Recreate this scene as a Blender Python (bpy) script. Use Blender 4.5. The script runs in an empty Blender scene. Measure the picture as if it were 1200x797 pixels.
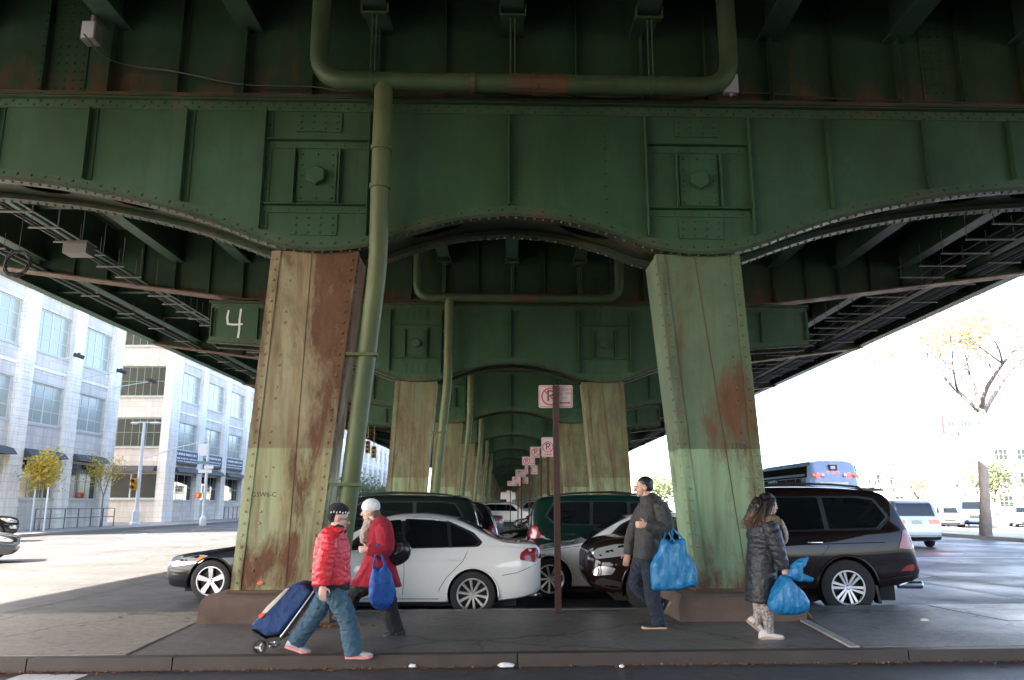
import bpy, bmesh, math, random
from mathutils import Vector, Matrix, Euler
from math import sin, cos, pi, radians, sqrt, atan, tan, hypot

# ------------------------------------------------------------------ camera, world, sun, exposure
SC = bpy.context.scene
COL = SC.collection
FPX = 933.0                                   # focal length in pixels of the 1200 px wide photograph
TH = atan(192.5 / FPX)                        # camera pitch (up)
HC = 1.5                                      # eye height above the near street
cam_d = bpy.data.cameras.new('camera'); cam = bpy.data.objects.new('camera', cam_d); COL.objects.link(cam)
cam_d.sensor_width = 36.0; cam_d.lens = 36.0 * FPX / 1200.0; cam_d.clip_start = 0.05; cam_d.clip_end = 6000
cam.location = (0, 0, HC); cam.rotation_euler = (pi / 2 + TH, 0, 0)
SC.camera = cam

SUN_EL = radians(41); SUN_AZ_BEHIND = radians(50)      # sun behind the camera, to its left
sun_dir = Vector((-sin(SUN_AZ_BEHIND) * cos(SUN_EL), -cos(SUN_AZ_BEHIND) * cos(SUN_EL), sin(SUN_EL)))
W = bpy.data.worlds.new('World'); SC.world = W; W.use_nodes = True
nt = W.node_tree; bg = nt.nodes['Background']
sky = nt.nodes.new('ShaderNodeTexSky'); sky.sky_type = 'NISHITA'; sky.sun_disc = False
sky.sun_elevation = SUN_EL
sky.sun_rotation = math.atan2(sun_dir.x, sun_dir.y)
sky.air_density = 0.75; sky.dust_density = 2.0; sky.ozone_density = 0.1
nt.links.new(sky.outputs[0], bg.inputs[0]); bg.inputs[1].default_value = 0.1
sun_d = bpy.data.lights.new('sun', 'SUN'); sun_d.energy = 4.5; sun_d.angle = radians(0.55); sun_d.color = (1.0, 0.91, 0.78)
sun_o = bpy.data.objects.new('sun', sun_d); COL.objects.link(sun_o)
sun_o.rotation_euler = sun_dir.to_track_quat('Z', 'Y').to_euler(); sun_o.location = sun_dir * 60
vs = SC.view_settings
vs.view_transform = 'Standard'; vs.look = 'None'; vs.gamma = 1.0; vs.use_curve_mapping = False
vs.exposure = 3.6
SC.render.engine = 'CYCLES'
cy = SC.cycles
cy.use_denoising = True
cy.max_bounces = 7; cy.diffuse_bounces = 5; cy.glossy_bounces = 4; cy.transmission_bounces = 4; cy.transparent_max_bounces = 8
cy.sample_clamp_indirect = 8.0
cy.caustics_reflective = False; cy.caustics_refractive = False
random.seed(7)

# ------------------------------------------------------------------ pixel -> place
CT, ST = cos(TH), sin(TH)
def ray(px, py):
    u = (px - 600) / FPX; v = (398.5 - py) / FPX
    return Vector((u, CT - v * ST, ST + v * CT))
def at_ground(px, py, z=0.0):
    d = ray(px, py); t = (z - HC) / d.z
    p = d * t; p.z += HC; return p
def at_depth(px, py, Y):
    d = ray(px, py); p = d * (Y / d.y); p.z += HC; return p

# ------------------------------------------------------------------ mesh helpers
class MB:
    def __init__(s): s.v = []; s.f = []; s.m = []
    def add(s, vs, fs, mi=0):
        o = len(s.v); s.v += [tuple(p) for p in vs]
        for f in fs: s.f.append(tuple(i + o for i in f)); s.m.append(mi)
    def box(s, c, size, mi=0, M=None):
        x, y, z = size[0] / 2, size[1] / 2, size[2] / 2
        P = [Vector((a * x, b * y, d * z)) for d in (-1, 1) for a, b in ((-1, -1), (1, -1), (1, 1), (-1, 1))]
        if M: P = [M @ p for p in P]
        c = Vector(c)
        s.add([p + c for p in P], [(3, 2, 1, 0), (4, 5, 6, 7), (0, 1, 5, 4), (1, 2, 6, 5), (2, 3, 7, 6), (3, 0, 4, 7)], mi)
    def span(s, a, b, mi=0):
        s.box([(a[i] + b[i]) / 2 for i in range(3)], [abs(b[i] - a[i]) for i in range(3)], mi)
    def hexa(s, P, mi=0):   # 4 bottom + 4 top corners, counter-clockwise
        s.add(P, [(3, 2, 1, 0), (4, 5, 6, 7), (0, 1, 5, 4), (1, 2, 6, 5), (2, 3, 7, 6), (3, 0, 4, 7)], mi)
    def prism(s, poly, z0, z1, mi=0):
        n = len(poly)
        s.add([(p[0], p[1], z0) for p in poly] + [(p[0], p[1], z1) for p in poly],
              [tuple(range(n - 1, -1, -1)), tuple(range(n, 2 * n))] + [(i, (i + 1) % n, n + (i + 1) % n, n + i) for i in range(n)], mi)
    def prism_y(s, poly, y0, y1, mi=0):   # poly in (x,z), counter-clockwise seen from -y
        n = len(poly)
        s.add([(p[0], y0, p[1]) for p in poly] + [(p[0], y1, p[1]) for p in poly],
              [tuple(range(n)), tuple(range(2 * n - 1, n - 1, -1))] + [((i + 1) % n, i, n + i, n + (i + 1) % n) for i in range(n)], mi)
    def loft(s, rings, caps=True, mi=0, closed=True):
        o = len(s.v); n = len(rings[0])
        for r in rings: s.v += [tuple(p) for p in r]
        for k in range(len(rings) - 1):
            for i in range(n if closed else n - 1):
                j = (i + 1) % n
                s.f.append((o + k * n + i, o + k * n + j, o + (k + 1) * n + j, o + (k + 1) * n + i)); s.m.append(mi)
        if caps:
            s.f.append(tuple(o + i for i in range(n - 1, -1, -1))); s.m.append(mi)
            e = o + (len(rings) - 1) * n
            s.f.append(tuple(e + i for i in range(n))); s.m.append(mi)
    def tube(s, path, r, n=8, mi=0, caps=True):
        path = [Vector(p) for p in path]; rs = r if isinstance(r, (list, tuple)) else [r] * len(path)
        rings = []; up = None
        for i, p in enumerate(path):
            t = (path[min(i + 1, len(path) - 1)] - path[max(i - 1, 0)])
            if t.length < 1e-9: t = Vector((0, 0, 1))
            t.normalize()
            if up is None: up = Vector((0, 0, 1)) if abs(t.z) < .9 else Vector((1, 0, 0))
            a = t.cross(up)
            if a.length < 1e-6: a = t.cross(Vector((0, 1, 0.3)))
            a.normalize(); b = a.cross(t); up = b
            rings.append([p + (a * cos(2 * pi * k / n) + b * sin(2 * pi * k / n)) * rs[i] for k in range(n)])
        s.loft(rings, caps, mi)
    def disc_dome(s, c, r, h, nrm, n=6):   # low rivet head
        c = Vector(c); nrm = Vector(nrm).normalized()
        a = nrm.orthogonal().normalized(); b = nrm.cross(a)
        o = len(s.v)
        for k in range(n): s.v.append(tuple(c + (a * cos(2 * pi * k / n) + b * sin(2 * pi * k / n)) * r))
        for k in range(n): s.v.append(tuple(c + (a * cos(2 * pi * k / n) + b * sin(2 * pi * k / n)) * r * .62 + nrm * h))
        for k in range(n):
            s.f.append((o + k, o + (k + 1) % n, o + n + (k + 1) % n, o + n + k)); s.m.append(0)
        s.f.append(tuple(o + n + k for k in range(n))); s.m.append(0)
    def lathe(s, prof, c=(0, 0, 0), axis='z', n=24, mi=0, caps=True):
        c = Vector(c); rings = []
        for r, h in prof:
            ring = []
            for k in range(n):
                a = 2 * pi * k / n
                if axis == 'z': q = Vector((r * cos(a), r * sin(a), h))
                elif axis == 'y': q = Vector((r * sin(a), h, r * cos(a)))
                else: q = Vector((h, r * cos(a), r * sin(a)))
                ring.append(c + q)
            rings.append(ring)
        s.loft(rings, caps, mi)
    def ell(s, c, r, M=None, n=12, m=8, mi=0):
        c = Vector(c); rings = []
        for j in range(m + 1):
            t = pi * (0.02 + 0.96 * j / m) - pi / 2
            ring = []
            for k in range(n):
                a = 2 * pi * k / n
                q = Vector((r[0] * cos(t) * cos(a), r[1] * cos(t) * sin(a), r[2] * sin(t)))
                if M: q = M @ q
                ring.append(c + q)
            rings.append(ring)
        s.loft(rings, True, mi)
    def mesh(s, name, mats, smooth=False, angle=None):
        me = bpy.data.meshes.new(name); me.from_pydata(s.v, [], s.f)
        mats = mats if isinstance(mats, (list, tuple)) else [mats]
        for m in mats: me.materials.append(MAT(m) if isinstance(m, str) else m)
        if len(mats) > 1: me.polygons.foreach_set('material_index', s.m)
        if smooth: me.polygons.foreach_set('use_smooth', [True] * len(me.polygons))
        me.update()
        if smooth and angle: me.set_sharp_from_angle(angle=radians(angle))
        return me
    def build(s, name, mat, parent=None, smooth=False, angle=None, kind=None, fix=True):
        me = s.mesh(name, mat, smooth, angle)
        if fix:
            bm = bmesh.new(); bm.from_mesh(me); bmesh.ops.recalc_face_normals(bm, faces=bm.faces); bm.to_mesh(me); bm.free()
        return obj(name, me, parent, kind)

def obj(name, me, parent=None, kind=None):
    o = bpy.data.objects.new(name, me); COL.objects.link(o)
    if parent is not None: o.parent = parent
    if kind: o['kind'] = kind
    return o
def thing(name, label, cat, loc=(0, 0, 0), rz=0.0, group=None):
    o = bpy.data.objects.new(name, None); COL.objects.link(o); o.empty_display_size = .2
    o.location = loc; o.rotation_euler = (0, 0, rz)
    return tag(o, label, cat, group)
def tag(o, label, cat, group=None):
    o['label'] = label; o['category'] = cat
    if group: o['group'] = group
    return o
def structure(o): o['kind'] = 'structure'; return o
def copy_tree(o, parent=None):
    c = o.copy(); COL.objects.link(c); c.parent = parent
    for ch in o.children: copy_tree(ch, c)
    return c
def flatten_bake(o, mods, smooth=True):
    """evaluate modifiers into a plain mesh"""
    dg = bpy.context.evaluated_depsgraph_get()
    me = bpy.data.meshes.new_from_object(o.evaluated_get(dg))
    for m in list(o.modifiers): o.modifiers.remove(m)
    o.data = me
    if smooth: me.polygons.foreach_set('use_smooth', [True] * len(me.polygons))
def text_mesh(body, size, align='CENTER'):
    cu = bpy.data.curves.new('t', 'FONT'); cu.body = body; cu.size = size; cu.align_x = align; cu.align_y = 'CENTER'; cu.extrude = 0.0008
    cu.resolution_u = 3
    o = bpy.data.objects.new('t', cu); COL.objects.link(o)
    dg = bpy.context.evaluated_depsgraph_get(); me = bpy.data.meshes.new_from_object(o.evaluated_get(dg))
    bpy.data.objects.remove(o); bpy.data.curves.remove(cu)
    return me

# ------------------------------------------------------------------ materials
_M = {}
def MAT(n): return _M[n]
class NT:
    def __init__(s, name):
        s.m = bpy.data.materials.new(name); s.m.use_nodes = True; s.t = s.m.node_tree; s.n = s.t.nodes; s.l = s.t.links
        s.b = s.n['Principled BSDF']; _M[name] = s.m
        g = s.n.new('ShaderNodeNewGeometry'); s.pos = g.outputs['Position']; s.geo = g
        tc = s.n.new('ShaderNodeTexCoord'); s.objc = tc.outputs['Object']; s.gen = tc.outputs['Generated']
    def link(s, a, b): s.l.new(a, b)
    def noise(s, scale=5, detail=4, rough=.55, vec=None, sc=None, dist=0.0, off=None):
        v = vec or s.pos
        if sc or off:
            mp = s.n.new('ShaderNodeMapping'); s.link(v, mp.inputs[0])
            if sc: mp.inputs['Scale'].default_value = sc
            if off: mp.inputs['Location'].default_value = off
            v = mp.outputs[0]
        x = s.n.new('ShaderNodeTexNoise'); s.link(v, x.inputs['Vector'])
        x.inputs['Scale'].default_value = scale; x.inputs['Detail'].default_value = detail; x.inputs['Roughness'].default_value = rough
        x.inputs['Distortion'].default_value = dist
        return x.outputs['Fac']
    def ramp(s, fac, a, b, ca=(0, 0, 0, 1), cb=(1, 1, 1, 1)):
        r = s.n.new('ShaderNodeMapRange'); r.inputs[1].default_value = a; r.inputs[2].default_value = b; r.clamp = True
        s.link(fac, r.inputs[0]); return r.outputs[0]
    def mix(s, fac, a, b, mode='MIX'):
        x = s.n.new('ShaderNodeMix'); x.data_type = 'RGBA'; x.blend_type = mode
        if isinstance(fac, (int, float)): x.inputs[0].default_value = fac
        else: s.link(fac, x.inputs[0])
        for i, c in ((6, a), (7, b)):
            if isinstance(c, tuple): x.inputs[i].default_value = (*c, 1) if len(c) == 3 else c
            else: s.link(c, x.inputs[i])
        return x.outputs[2]
    def math(s, op, a, b=None):
        x = s.n.new('ShaderNodeMath'); x.operation = op
        for i, c in ((0, a), (1, b)):
            if c is None: continue
            if isinstance(c, (int, float)): x.inputs[i].default_value = c
            else: s.link(c, x.inputs[i])
        return x.outputs[0]
    def sep(s, v=None):
        x = s.n.new('ShaderNodeSeparateXYZ'); s.link(v or s.pos, x.inputs[0]); return x.outputs
    def bump(s, h, strength=.3, dist=.01):
        x = s.n.new('ShaderNodeBump'); x.inputs['Strength'].default_value = strength; x.inputs['Distance'].default_value = dist
        s.link(h, x.inputs['Height']); s.link(x.outputs[0], s.b.inputs['Normal'])
    def color(s, c):
        if isinstance(c, tuple): s.b.inputs['Base Color'].default_value = (*c, 1)
        else: s.link(c, s.b.inputs['Base Color'])
    def set(s, **k):
        for a, v in k.items():
            i = s.b.inputs[a.replace('_', ' ')]
            if isinstance(v, (int, float, tuple)): i.default_value = v
            else: s.link(v, i)
        return s

def plain(name, c, rough=.6, metal=0.0, var=.12, scale=6, bump=0.0, spec=.5, coat=0.0, sheen=0.0, bscale=60):
    k = NT(name)
    f = k.noise(scale, 4)
    lo = tuple(max(0, v * (1 - var)) for v in c); hi = tuple(min(1, v * (1 + var)) for v in c)
    k.color(k.mix(f, lo, hi)); k.set(Roughness=rough, Metallic=metal)
    k.b.inputs['Specular IOR Level'].default_value = spec
    if coat: k.b.inputs['Coat Weight'].default_value = coat; k.b.inputs['Coat Roughness'].default_value = .04
    if sheen: k.b.inputs['Sheen Weight'].default_value = sheen
    if bump: k.bump(k.noise(bscale, 3), bump, .004)
    return k.m

def steel_paint(name, green, rust=.5, streak=.5, two_tone=False, low=(.25, .37, .235), side=0.0, centers=(), zb=None):
    """weathered green paint over rusting steel"""
    k = NT(name)
    big = k.noise(.7, 5, .6); fine = k.noise(14, 4, .6)
    c = k.mix(k.ramp(big, .3, .7), tuple(v * .66 for v in green), (green[0] * 1.35, green[1] * 1.22, green[2] * 1.3))
    gr = k.noise(2.6, 7, .72, dist=.5, off=(side, 8, 1)); c = k.mix(k.math('MULTIPLY', k.ramp(gr, .5, .74), .6), c, (green[0] * .75, green[1] * .5, green[2] * .55))
    fd = k.noise(.55, 4, .6, sc=(2.5, 2.5, .5), off=(1, 4, side)); c = k.mix(k.math('MULTIPLY', k.ramp(fd, .52, .72), .45), c, (green[0] * 1.7 + .01, green[1] * 1.35 + .01, green[2] * 1.5 + .01))
    z = k.sep()
    if two_tone:
        edge = k.math('ADD', z[2], k.math('MULTIPLY', k.math('SUBTRACT', k.noise(30, 2), .5), .015))
        c = k.mix(k.ramp(edge, 2.205, 2.215), low, c)
    c = k.mix(k.ramp(k.noise(1.6, 6, .65, sc=(3.2, 3.2, .22)), .46, .8), c, tuple(v * .8 for v in (green[0] * 1.3, green[1], green[2] * .8)))
    # rust: blotches, and runs drawn downwards
    blot = k.noise(1.15, 9, .74, dist=.35, off=(3.1 + side, 1.7, .4), sc=(2.0, 2.0, .62))
    for (cx, cz, rx, rz, amt) in centers:      # places where water runs and the paint has gone
        ex = k.math('DIVIDE', k.math('SUBTRACT', z[0], cx), rx); ez = k.math('DIVIDE', k.math('SUBTRACT', z[2], cz), rz)
        r2 = k.math('ADD', k.math('MULTIPLY', ex, ex), k.math('MULTIPLY', ez, ez))
        blot = k.math('ADD', blot, k.math('MULTIPLY', k.math('MAXIMUM', k.math('SUBTRACT', 1.0, r2), 0.0), amt))
    if zb: blot = k.math('ADD', blot, k.math('MULTIPLY', k.ramp(z[2], zb[1], zb[0]), zb[2]))
    m1 = k.ramp(blot, .66 - .24 * rust, .86 - .24 * rust)
    run = k.noise(1.0, 6, .62, sc=(5.5, 5.5, .42), off=(side, 0, 2.2))
    m2 = k.ramp(run, .74 - .24 * streak, .92 - .24 * streak)
    spots = k.noise(7, 5, .7, off=(0, side, 5))
    m3 = k.ramp(spots, .78 - .13 * rust, .81 - .13 * rust)
    m = k.math('MAXIMUM', k.math('MAXIMUM', m1, k.math('MULTIPLY', m2, .75)), m3)
    m = k.math('MULTIPLY', m, k.ramp(fine, .05, .38))
    rc = k.mix(k.noise(5, 7, .72, sc=(1, 1, .5)), (.038, .020, .013), (.195, .095, .048))
    k.color(k.mix(m, c, rc))
    k.set(Roughness=k.math('ADD', k.math('MULTIPLY', m, .3), .48))
    k.b.inputs['Specular IOR Level'].default_value = .22
    k.bump(k.math('ADD', k.math('MULTIPLY', m, .6), k.math('MULTIPLY', fine, .3)), .35, .006)
    return k.m

steel_paint('girder_paint', (.036, .088, .045), rust=.16, streak=.3)
steel_paint('beam_paint', (.027, .062, .033), rust=.24, streak=.35, zb=(7.2, 8.1, .22))
steel_paint('flange_paint', (.032, .05, .028), rust=.66, streak=.5)
steel_paint('angle_paint', (.045, .095, .05), rust=.5, streak=.4)
steel_paint('column_paint_rusty', (.255, .24, .135), rust=.62, streak=1.1, two_tone=True, low=(.32, .345, .19), centers=((-2.28, 3.6, .5, 1.9, .30), (-3.0, .7, .75, .5, .22), (-3.42, 3.6, .22, 1.7, .16), (-2.6, 4.9, .9, .5, .12), (-2.7, 1.7, .3, .9, .1)))
steel_paint('column_paint', (.09, .14, .078), rust=.48, streak=.65, two_tone=True, low=(.225, .32, .19), side=4.3, centers=((2.88, 2.75, .5, .85, .26), (2.55, .9, .3, .5, .1), (2.75, .38, .8, .35, .18), (3.2, 1.3, .14, 1.2, .16), (2.25, 3.0, .08, 2.6, .10)))
steel_paint('column_paint_far', (.145, .17, .085), rust=.8, streak=1.1, two_tone=True, low=(.235, .305, .165), side=9.1)
steel_paint('pipe_paint', (.055, .10, .05), rust=.35, streak=.55)
steel_paint('downpipe_paint', (.10, .135, .06), rust=.45, streak=.8)
steel_paint('rust_steel', (.10, .075, .05), rust=.95, streak=.9)
steel_paint('stringer_paint', (.045, .095, .06), rust=.2, streak=.2)
plain('deck_concrete', (.12, .115, .105), .9)
plain('zinc', (.33, .33, .33), .5, .6)
plain('tray_steel', (.15, .145, .135), .6, .2)
plain('cable_black', (.02, .02, .02), .6)
plain('white_paint', (.75, .74, .7), .6)
plain('box_white', (.62, .62, .66), .5)

def asphalt(name, c, patch=.25, crack=True):
    k = NT(name)
    g = k.noise(180, 2, .5); b = k.noise(.35, 5, .6); mcr = k.noise(2.2, 5, .65)
    col = k.mix(k.ramp(b, .3, .7), tuple(v * (1 - patch) for v in c), tuple(v * (1 + patch) for v in c))
    col = k.mix(k.ramp(g, .52, .72), col, tuple(min(1, v * 2.1 + .02) for v in c))
    col = k.mix(k.ramp(mcr, .6, .75), col, tuple(v * .6 for v in c))
    mot = k.noise(11, 6, .75); col = k.mix(k.ramp(mot, .35, .65), tuple(v * .72 for v in c), k.mix(.55, col, tuple(min(1, v * 1.3) for v in c)))
    peb = k.noise(40, 3, .7); col = k.mix(k.ramp(peb, .60, .72), col, tuple(min(1, v * 1.7 + .01) for v in c)); col = k.mix(k.ramp(peb, .42, .34), col, tuple(v * .6 for v in c))
    gv = k.n.new('ShaderNodeTexVoronoi'); gv.inputs['Scale'].default_value = 3.1; k.link(k.pos, gv.inputs['Vector'])
    gum = k.math('MULTIPLY', k.ramp(gv.outputs['Distance'], .17, .14), k.ramp(k.noise(1.7, 2), .5, .55)); col = k.mix(gum, col, tuple(v * .38 for v in c))
    st2 = k.noise(.9, 7, .7, dist=.8, off=(5, 2, 0)); col = k.mix(k.math('MULTIPLY', k.ramp(st2, .55, .72), .55), col, (c[0] * .75, c[1] * .55, c[2] * .42))
    if crack:
        vo = k.n.new('ShaderNodeTexVoronoi'); vo.feature = 'DISTANCE_TO_EDGE'; vo.inputs['Scale'].default_value = .33
        w = k.n.new('ShaderNodeVectorMath'); w.operation = 'ADD'
        nn = k.n.new('ShaderNodeTexNoise'); nn.inputs['Scale'].default_value = 1.3; nn.inputs['Detail'].default_value = 5; k.link(k.pos, nn.inputs[0])
        k.link(k.pos, w.inputs[0]); k.link(nn.outputs['Color'], w.inputs[1]); k.link(w.outputs[0], vo.inputs['Vector'])
        col = k.mix(k.ramp(vo.outputs['Distance'], .004, .012), tuple(v * .35 for v in c), col)
    k.color(col); k.set(Roughness=k.ramp(b, 0, 1)); k.set(Roughness=.82)
    k.bump(g, .5, .006)
    return k.m
asphalt('asphalt_road', (.072, .070, .070), .2)
asphalt('asphalt_near', (.066, .064, .064), .15, False)
asphalt('asphalt_walk', (.135, .12, .107), .3)
asphalt('sidewalk_concrete', (.26, .255, .245), .14)
asphalt('pad_concrete', (.27, .225, .185), .22)
asphalt('pad_concrete_grey', (.19, .175, .16), .22)
plain('kerb_steel', (.05, .037, .03), .55, .2, .4, 3, .3)
plain('kerb_stone', (.30, .28, .25), .8, 0, .2, 8, .3)
plain('plinth_concrete', (.105, .07, .054), .9, 0, .55, 4, .9, bscale=22)
plain('road_paint', (.58, .58, .55), .7, 0, .25, 30)
plain('road_paint_yellow', (.55, .36, .06), .7, 0, .25, 30)
plain('tar', (.018, .018, .02), .5)
plain('soil', (.10, .075, .05), .95, 0, .3, 8, .6)
plain('earth', (.13, .12, .105), .95, 0, .3, .05)
plain('rust_post', (.045, .020, .015), .75, .1, .4, 30, .3)
plain('sign_white', (.48, .40, .39), .45)
plain('sign_red', (.42, .045, .055), .45)
plain('sign_black', (.02, .02, .022), .5)
plain('paper', (.72, .72, .70), .8)
plain('leaf_brown', (.26, .11, .045), .8, 0, .5, 40)
plain('orange_paint', (.85, .11, .03), .6)
# ================================================================== THE SETTING: ground, roads, island, pavements
def sheet(name, xs, ys, zf, mat):
    mb = MB(); nx, ny = len(xs), len(ys)
    mb.v = [(x, y, zf(x, y)) for y in ys for x in xs]
    mb.f = [(j * nx + i, j * nx + i + 1, (j + 1) * nx + i + 1, (j + 1) * nx + i) for j in range(ny - 1) for i in range(nx - 1)]; mb.m = [0] * len(mb.f)
    return mb.build(name, mat, fix=False)
LOW = -0.06                                    # the parking lane beyond the island lies a little lower
def road_z(x, y):
    t = min(1, max(0, (y - 8.6) / 2.2)); return LOW * t
structure(sheet('ground', [-2500, -300, 0, 300, 2500], [-2500, -300, 0, 600, 2500], lambda x, y: -.25, 'earth'))
structure(sheet('road', [-23.7, -12, -6, 0, 6, 12, 21.5], [8.6, 9.4, 10.1, 10.8, 14, 60, 420], road_z, 'asphalt_road'))
structure(sheet('cross_street', [-120, -40, -6, 6, 40, 120], [-13.0, 8.6], lambda x, y: 0.0, 'asphalt_near'))
structure(sheet('road_behind', [-23.7, 0, 21.5], [-150, -13.0], lambda x, y: -.004, 'asphalt_road'))
structure(sheet('corner_apron', [-120, -23.7], [8.6, 34], lambda x, y: -.05, 'asphalt_road'))

# the island under the first bent
FRONT = lambda x: 7.95 + .058 * x
BACK = lambda x: 11.33 + .075 * x
IZ = .11
def island():
    mb = MB()
    poly = [(-16, FRONT(-16) + .16), (15, FRONT(15) + .16), (15, BACK(15) - .15), (-16, BACK(-16) - .15)]
    mb.prism(poly, -.2, IZ)
    isl = structure(mb.build('traffic_island', 'asphalt_walk'))
    # steel-faced kerb pieces along the front, stone kerb along the back
    x = -16.0; cuts = [-16, -13, -10, -7.2, -4.43, -3.13, 0.05, 3.85, 7.3, 10.2, 13, 15]
    for a, b in zip(cuts[:-1], cuts[1:]):
        m = MB(); g = .006
        for (f0, f1, dep) in ((FRONT, 1, .155),):
            P = [(a + g, FRONT(a), -.15), (b - g, FRONT(b), -.15), (b - g, FRONT(b) + dep, -.15), (a + g, FRONT(a) + dep, -.15)]
            Q = [(a + g, FRONT(a) + .018, IZ + .006), (b - g, FRONT(b) + .018, IZ + .006), (b - g, FRONT(b) + dep, IZ + .006), (a + g, FRONT(a) + dep, IZ + .006)]
            m.hexa(P + Q)
        k = m.build('kerb_piece', 'kerb_steel', isl)
        m = MB()
        P = [(a + g, BACK(a) - .145, -.2), (b - g, BACK(b) - .145, -.2), (b - g, BACK(b), -.2), (a + g, BACK(a), -.2)]
        m.hexa(P + [(p[0], p[1], IZ + .004) for p in P])
        m.build('kerb_stone', 'pad_concrete_grey', isl)
    # concrete slabs at both ends, laid round the plinths
    def slab(poly, mat, dz=.008):
        m = MB(); cx = sum(p[0] for p in poly) / len(poly); cyy = sum(p[1] for p in poly) / len(poly)
        m.prism([(cx + (p[0] - cx) * .9965, cyy + (p[1] - cyy) * .9965) for p in poly], IZ - .05, IZ + dz)
        m.build('slab', mat, isl)
    f = lambda x: FRONT(x) + .17
    b_ = lambda x: BACK(x) - .16
    midl = lambda x: 9.05 + .05 * x
    xs = [-15.8, -12.6, -9.6, -6.5]
    for i in range(3):
        slab([(xs[i], f(xs[i])), (xs[i + 1], f(xs[i + 1])), (xs[i + 1], midl(xs[i + 1])), (xs[i], midl(xs[i]))], 'pad_concrete', .008 + .003 * (i % 2))
        slab([(xs[i], midl(xs[i])), (xs[i + 1], midl(xs[i + 1])), (xs[i + 1], b_(xs[i + 1])), (xs[i], b_(xs[i]))], 'pad_concrete', .011 - .003 * (i % 2))
    slab([(-6.5, f(-6.5)), (-3.62, f(-3.62)), (-3.70, midl(-3.7)), (-6.5, midl(-6.5))], 'pad_concrete', .012)
    slab([(-6.5, midl(-6.5)), (-3.70, midl(-3.7)), (-3.78, 9.95), (-3.78, b_(-3.78)), (-6.5, b_(-6.5))], 'pad_concrete', .007)
    midr = lambda x: 9.75 + .06 * x
    slab([(3.46, f(3.46)), (6.3, f(6.3)), (6.0, midr(6.0)), (3.62, midr(3.62))], 'pad_concrete_grey', .010)
    slab([(3.66, midr(3.62)), (6.0, midr(6.0)), (5.8, b_(5.8)), (3.74, b_(3.74))], 'pad_concrete_grey', .006)
    for i, (a, b) in enumerate(((6.3, 9.4), (9.4, 12.4), (12.4, 14.9))):
        slab([(a, f(a)), (b, f(b)), (b - .3, midr(b)), (a - .3, midr(a))], 'pad_concrete_grey', .007 + .004 * (i % 2))
        slab([(a - .3, midr(a)), (b - .3, midr(b)), (b - .5, b_(b)), (a - .5, b_(a))], 'pad_concrete_grey', .010 - .003 * (i % 2))
    m = MB(); m.hexa([(3.34, f(3.34), IZ - .05), (3.44, f(3.44), IZ - .05), (3.60, 10.2, IZ - .05), (3.50, 10.2, IZ - .05),
                      (3.34, f(3.34), IZ + .02), (3.44, f(3.44), IZ + .02), (3.60, 10.2, IZ + .02), (3.50, 10.2, IZ + .02)])
    m.build('edging_stone', 'kerb_stone', isl)
    return isl
ISL = island()

# painted markings on the road, each strip a thin sheet
def marking(name, pts, w, mat='road_paint', z=.004):
    m = MB()
    for a, b in zip(pts[:-1], pts[1:]):
        a = Vector((*a, 0)); b = Vector((*b, 0)); n = Vector((-(b - a).y, (b - a).x, 0)).normalized() * w / 2
        P = [a - n, b - n, b + n, a + n]
        m.add([(p.x, p.y, road_z(p.x, p.y) + z) for p in P], [(0, 1, 2, 3)])
    return structure(m.build(name, mat, fix=False))
def dashed(x, y0, y1, step, ln):
    y = y0
    while y < y1: marking('lane_dash', [(x, y), (x, y + ln)], .12); y += step
dashed(-12.4, 15, 130, 9, 3); dashed(-16.0, 12, 130, 9, 3); dashed(-19.6, 14, 130, 9, 3)
marking('road_seam', [(-7.43, 11.2), (-7.36, 14), (-7.46, 17.3), (-7.4, 30), (-7.5, 60)], .05, 'tar')
marking('edge_line', [(-8.2, 20), (-8.2, 200)], .12)
marking('parking_line', [(8.75, 13.4), (8.45, 16.2), (8.2, 22), (8.2, 60)], .12)
marking('yellow_line', [(10.1, 14.6), (9.45, 17.6), (9.1, 24), (9.1, 60)], .10, 'road_paint_yellow')
for y in (17.6, 20.2, 22.8, 25.4): marking('stall_line', [(8.2, y), (9.2, y + .6)], .10)
marking('stop_line', [(10.2, 24.2), (20.8, 25.2)], .45)
marking('lane_line', [(12.6, 17.8), (16, 18.9), (19.8, 20.4)], .12)
marking('lane_line', [(13.2, 15.2), (19.8, 16.2)], .12)
dashed(15.2, 30, 130, 9, 3)
for i in range(4): marking('crosswalk_bar', [(-7.2 + i * 1.2, 7.45 - .05 * i), (-7.9 + i * 1.3, 4.2)] if i == 0 else [(-3.75 - 1.35 * i, 7.5), (-3.9 - 1.35 * i, 4.3)], .55)
marking('crosswalk_bar', [(-4.1, 7.62), (-4.2, 4.3)], .6)

# pavements on both sides, slab by slab near the camera
def pavement(name, x0, x1, y0, y1, kerb_left, mat):
    m = MB(); m.span((x0, y0, -.25), (x1, y1, .085)); p = structure(m.build(name, mat))
    ks = MB(); kx = x1 if not kerb_left else x0
    y = y0
    while y < min(y1, 120):
        k = MB(); a = kx - .0 if not kerb_left else kx - .17
        k.span((a, y + .005, -.25), (a + .17, y + 2.995, .092)); k.build('kerb_stone', 'kerb_stone', p); y += 3
    y = y0; 
    while y < min(y1, 84):
        for q in range(3):
            wq = (x1 - x0) / 3
            k = MB(); k.span((x0 + q * wq + .008, y + .008, .03), (x0 + (q + 1) * wq - .008, y + 2.99, .092 + .003 * ((q + int(y)) % 2)))
            k.build('paving_slab', mat, p)
        y += 3
    return p
pavement('pavement_left', -33.0, -23.87, 34, 420, False, 'sidewalk_concrete')
pavement('pavement_right', 21.67, 27.5, 33, 420, True, 'sidewalk_concrete')
structure(sheet('parking_lot', [27.5, 60, 130], [12, 60, 200], lambda x, y: -.04, 'asphalt_road'))
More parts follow.
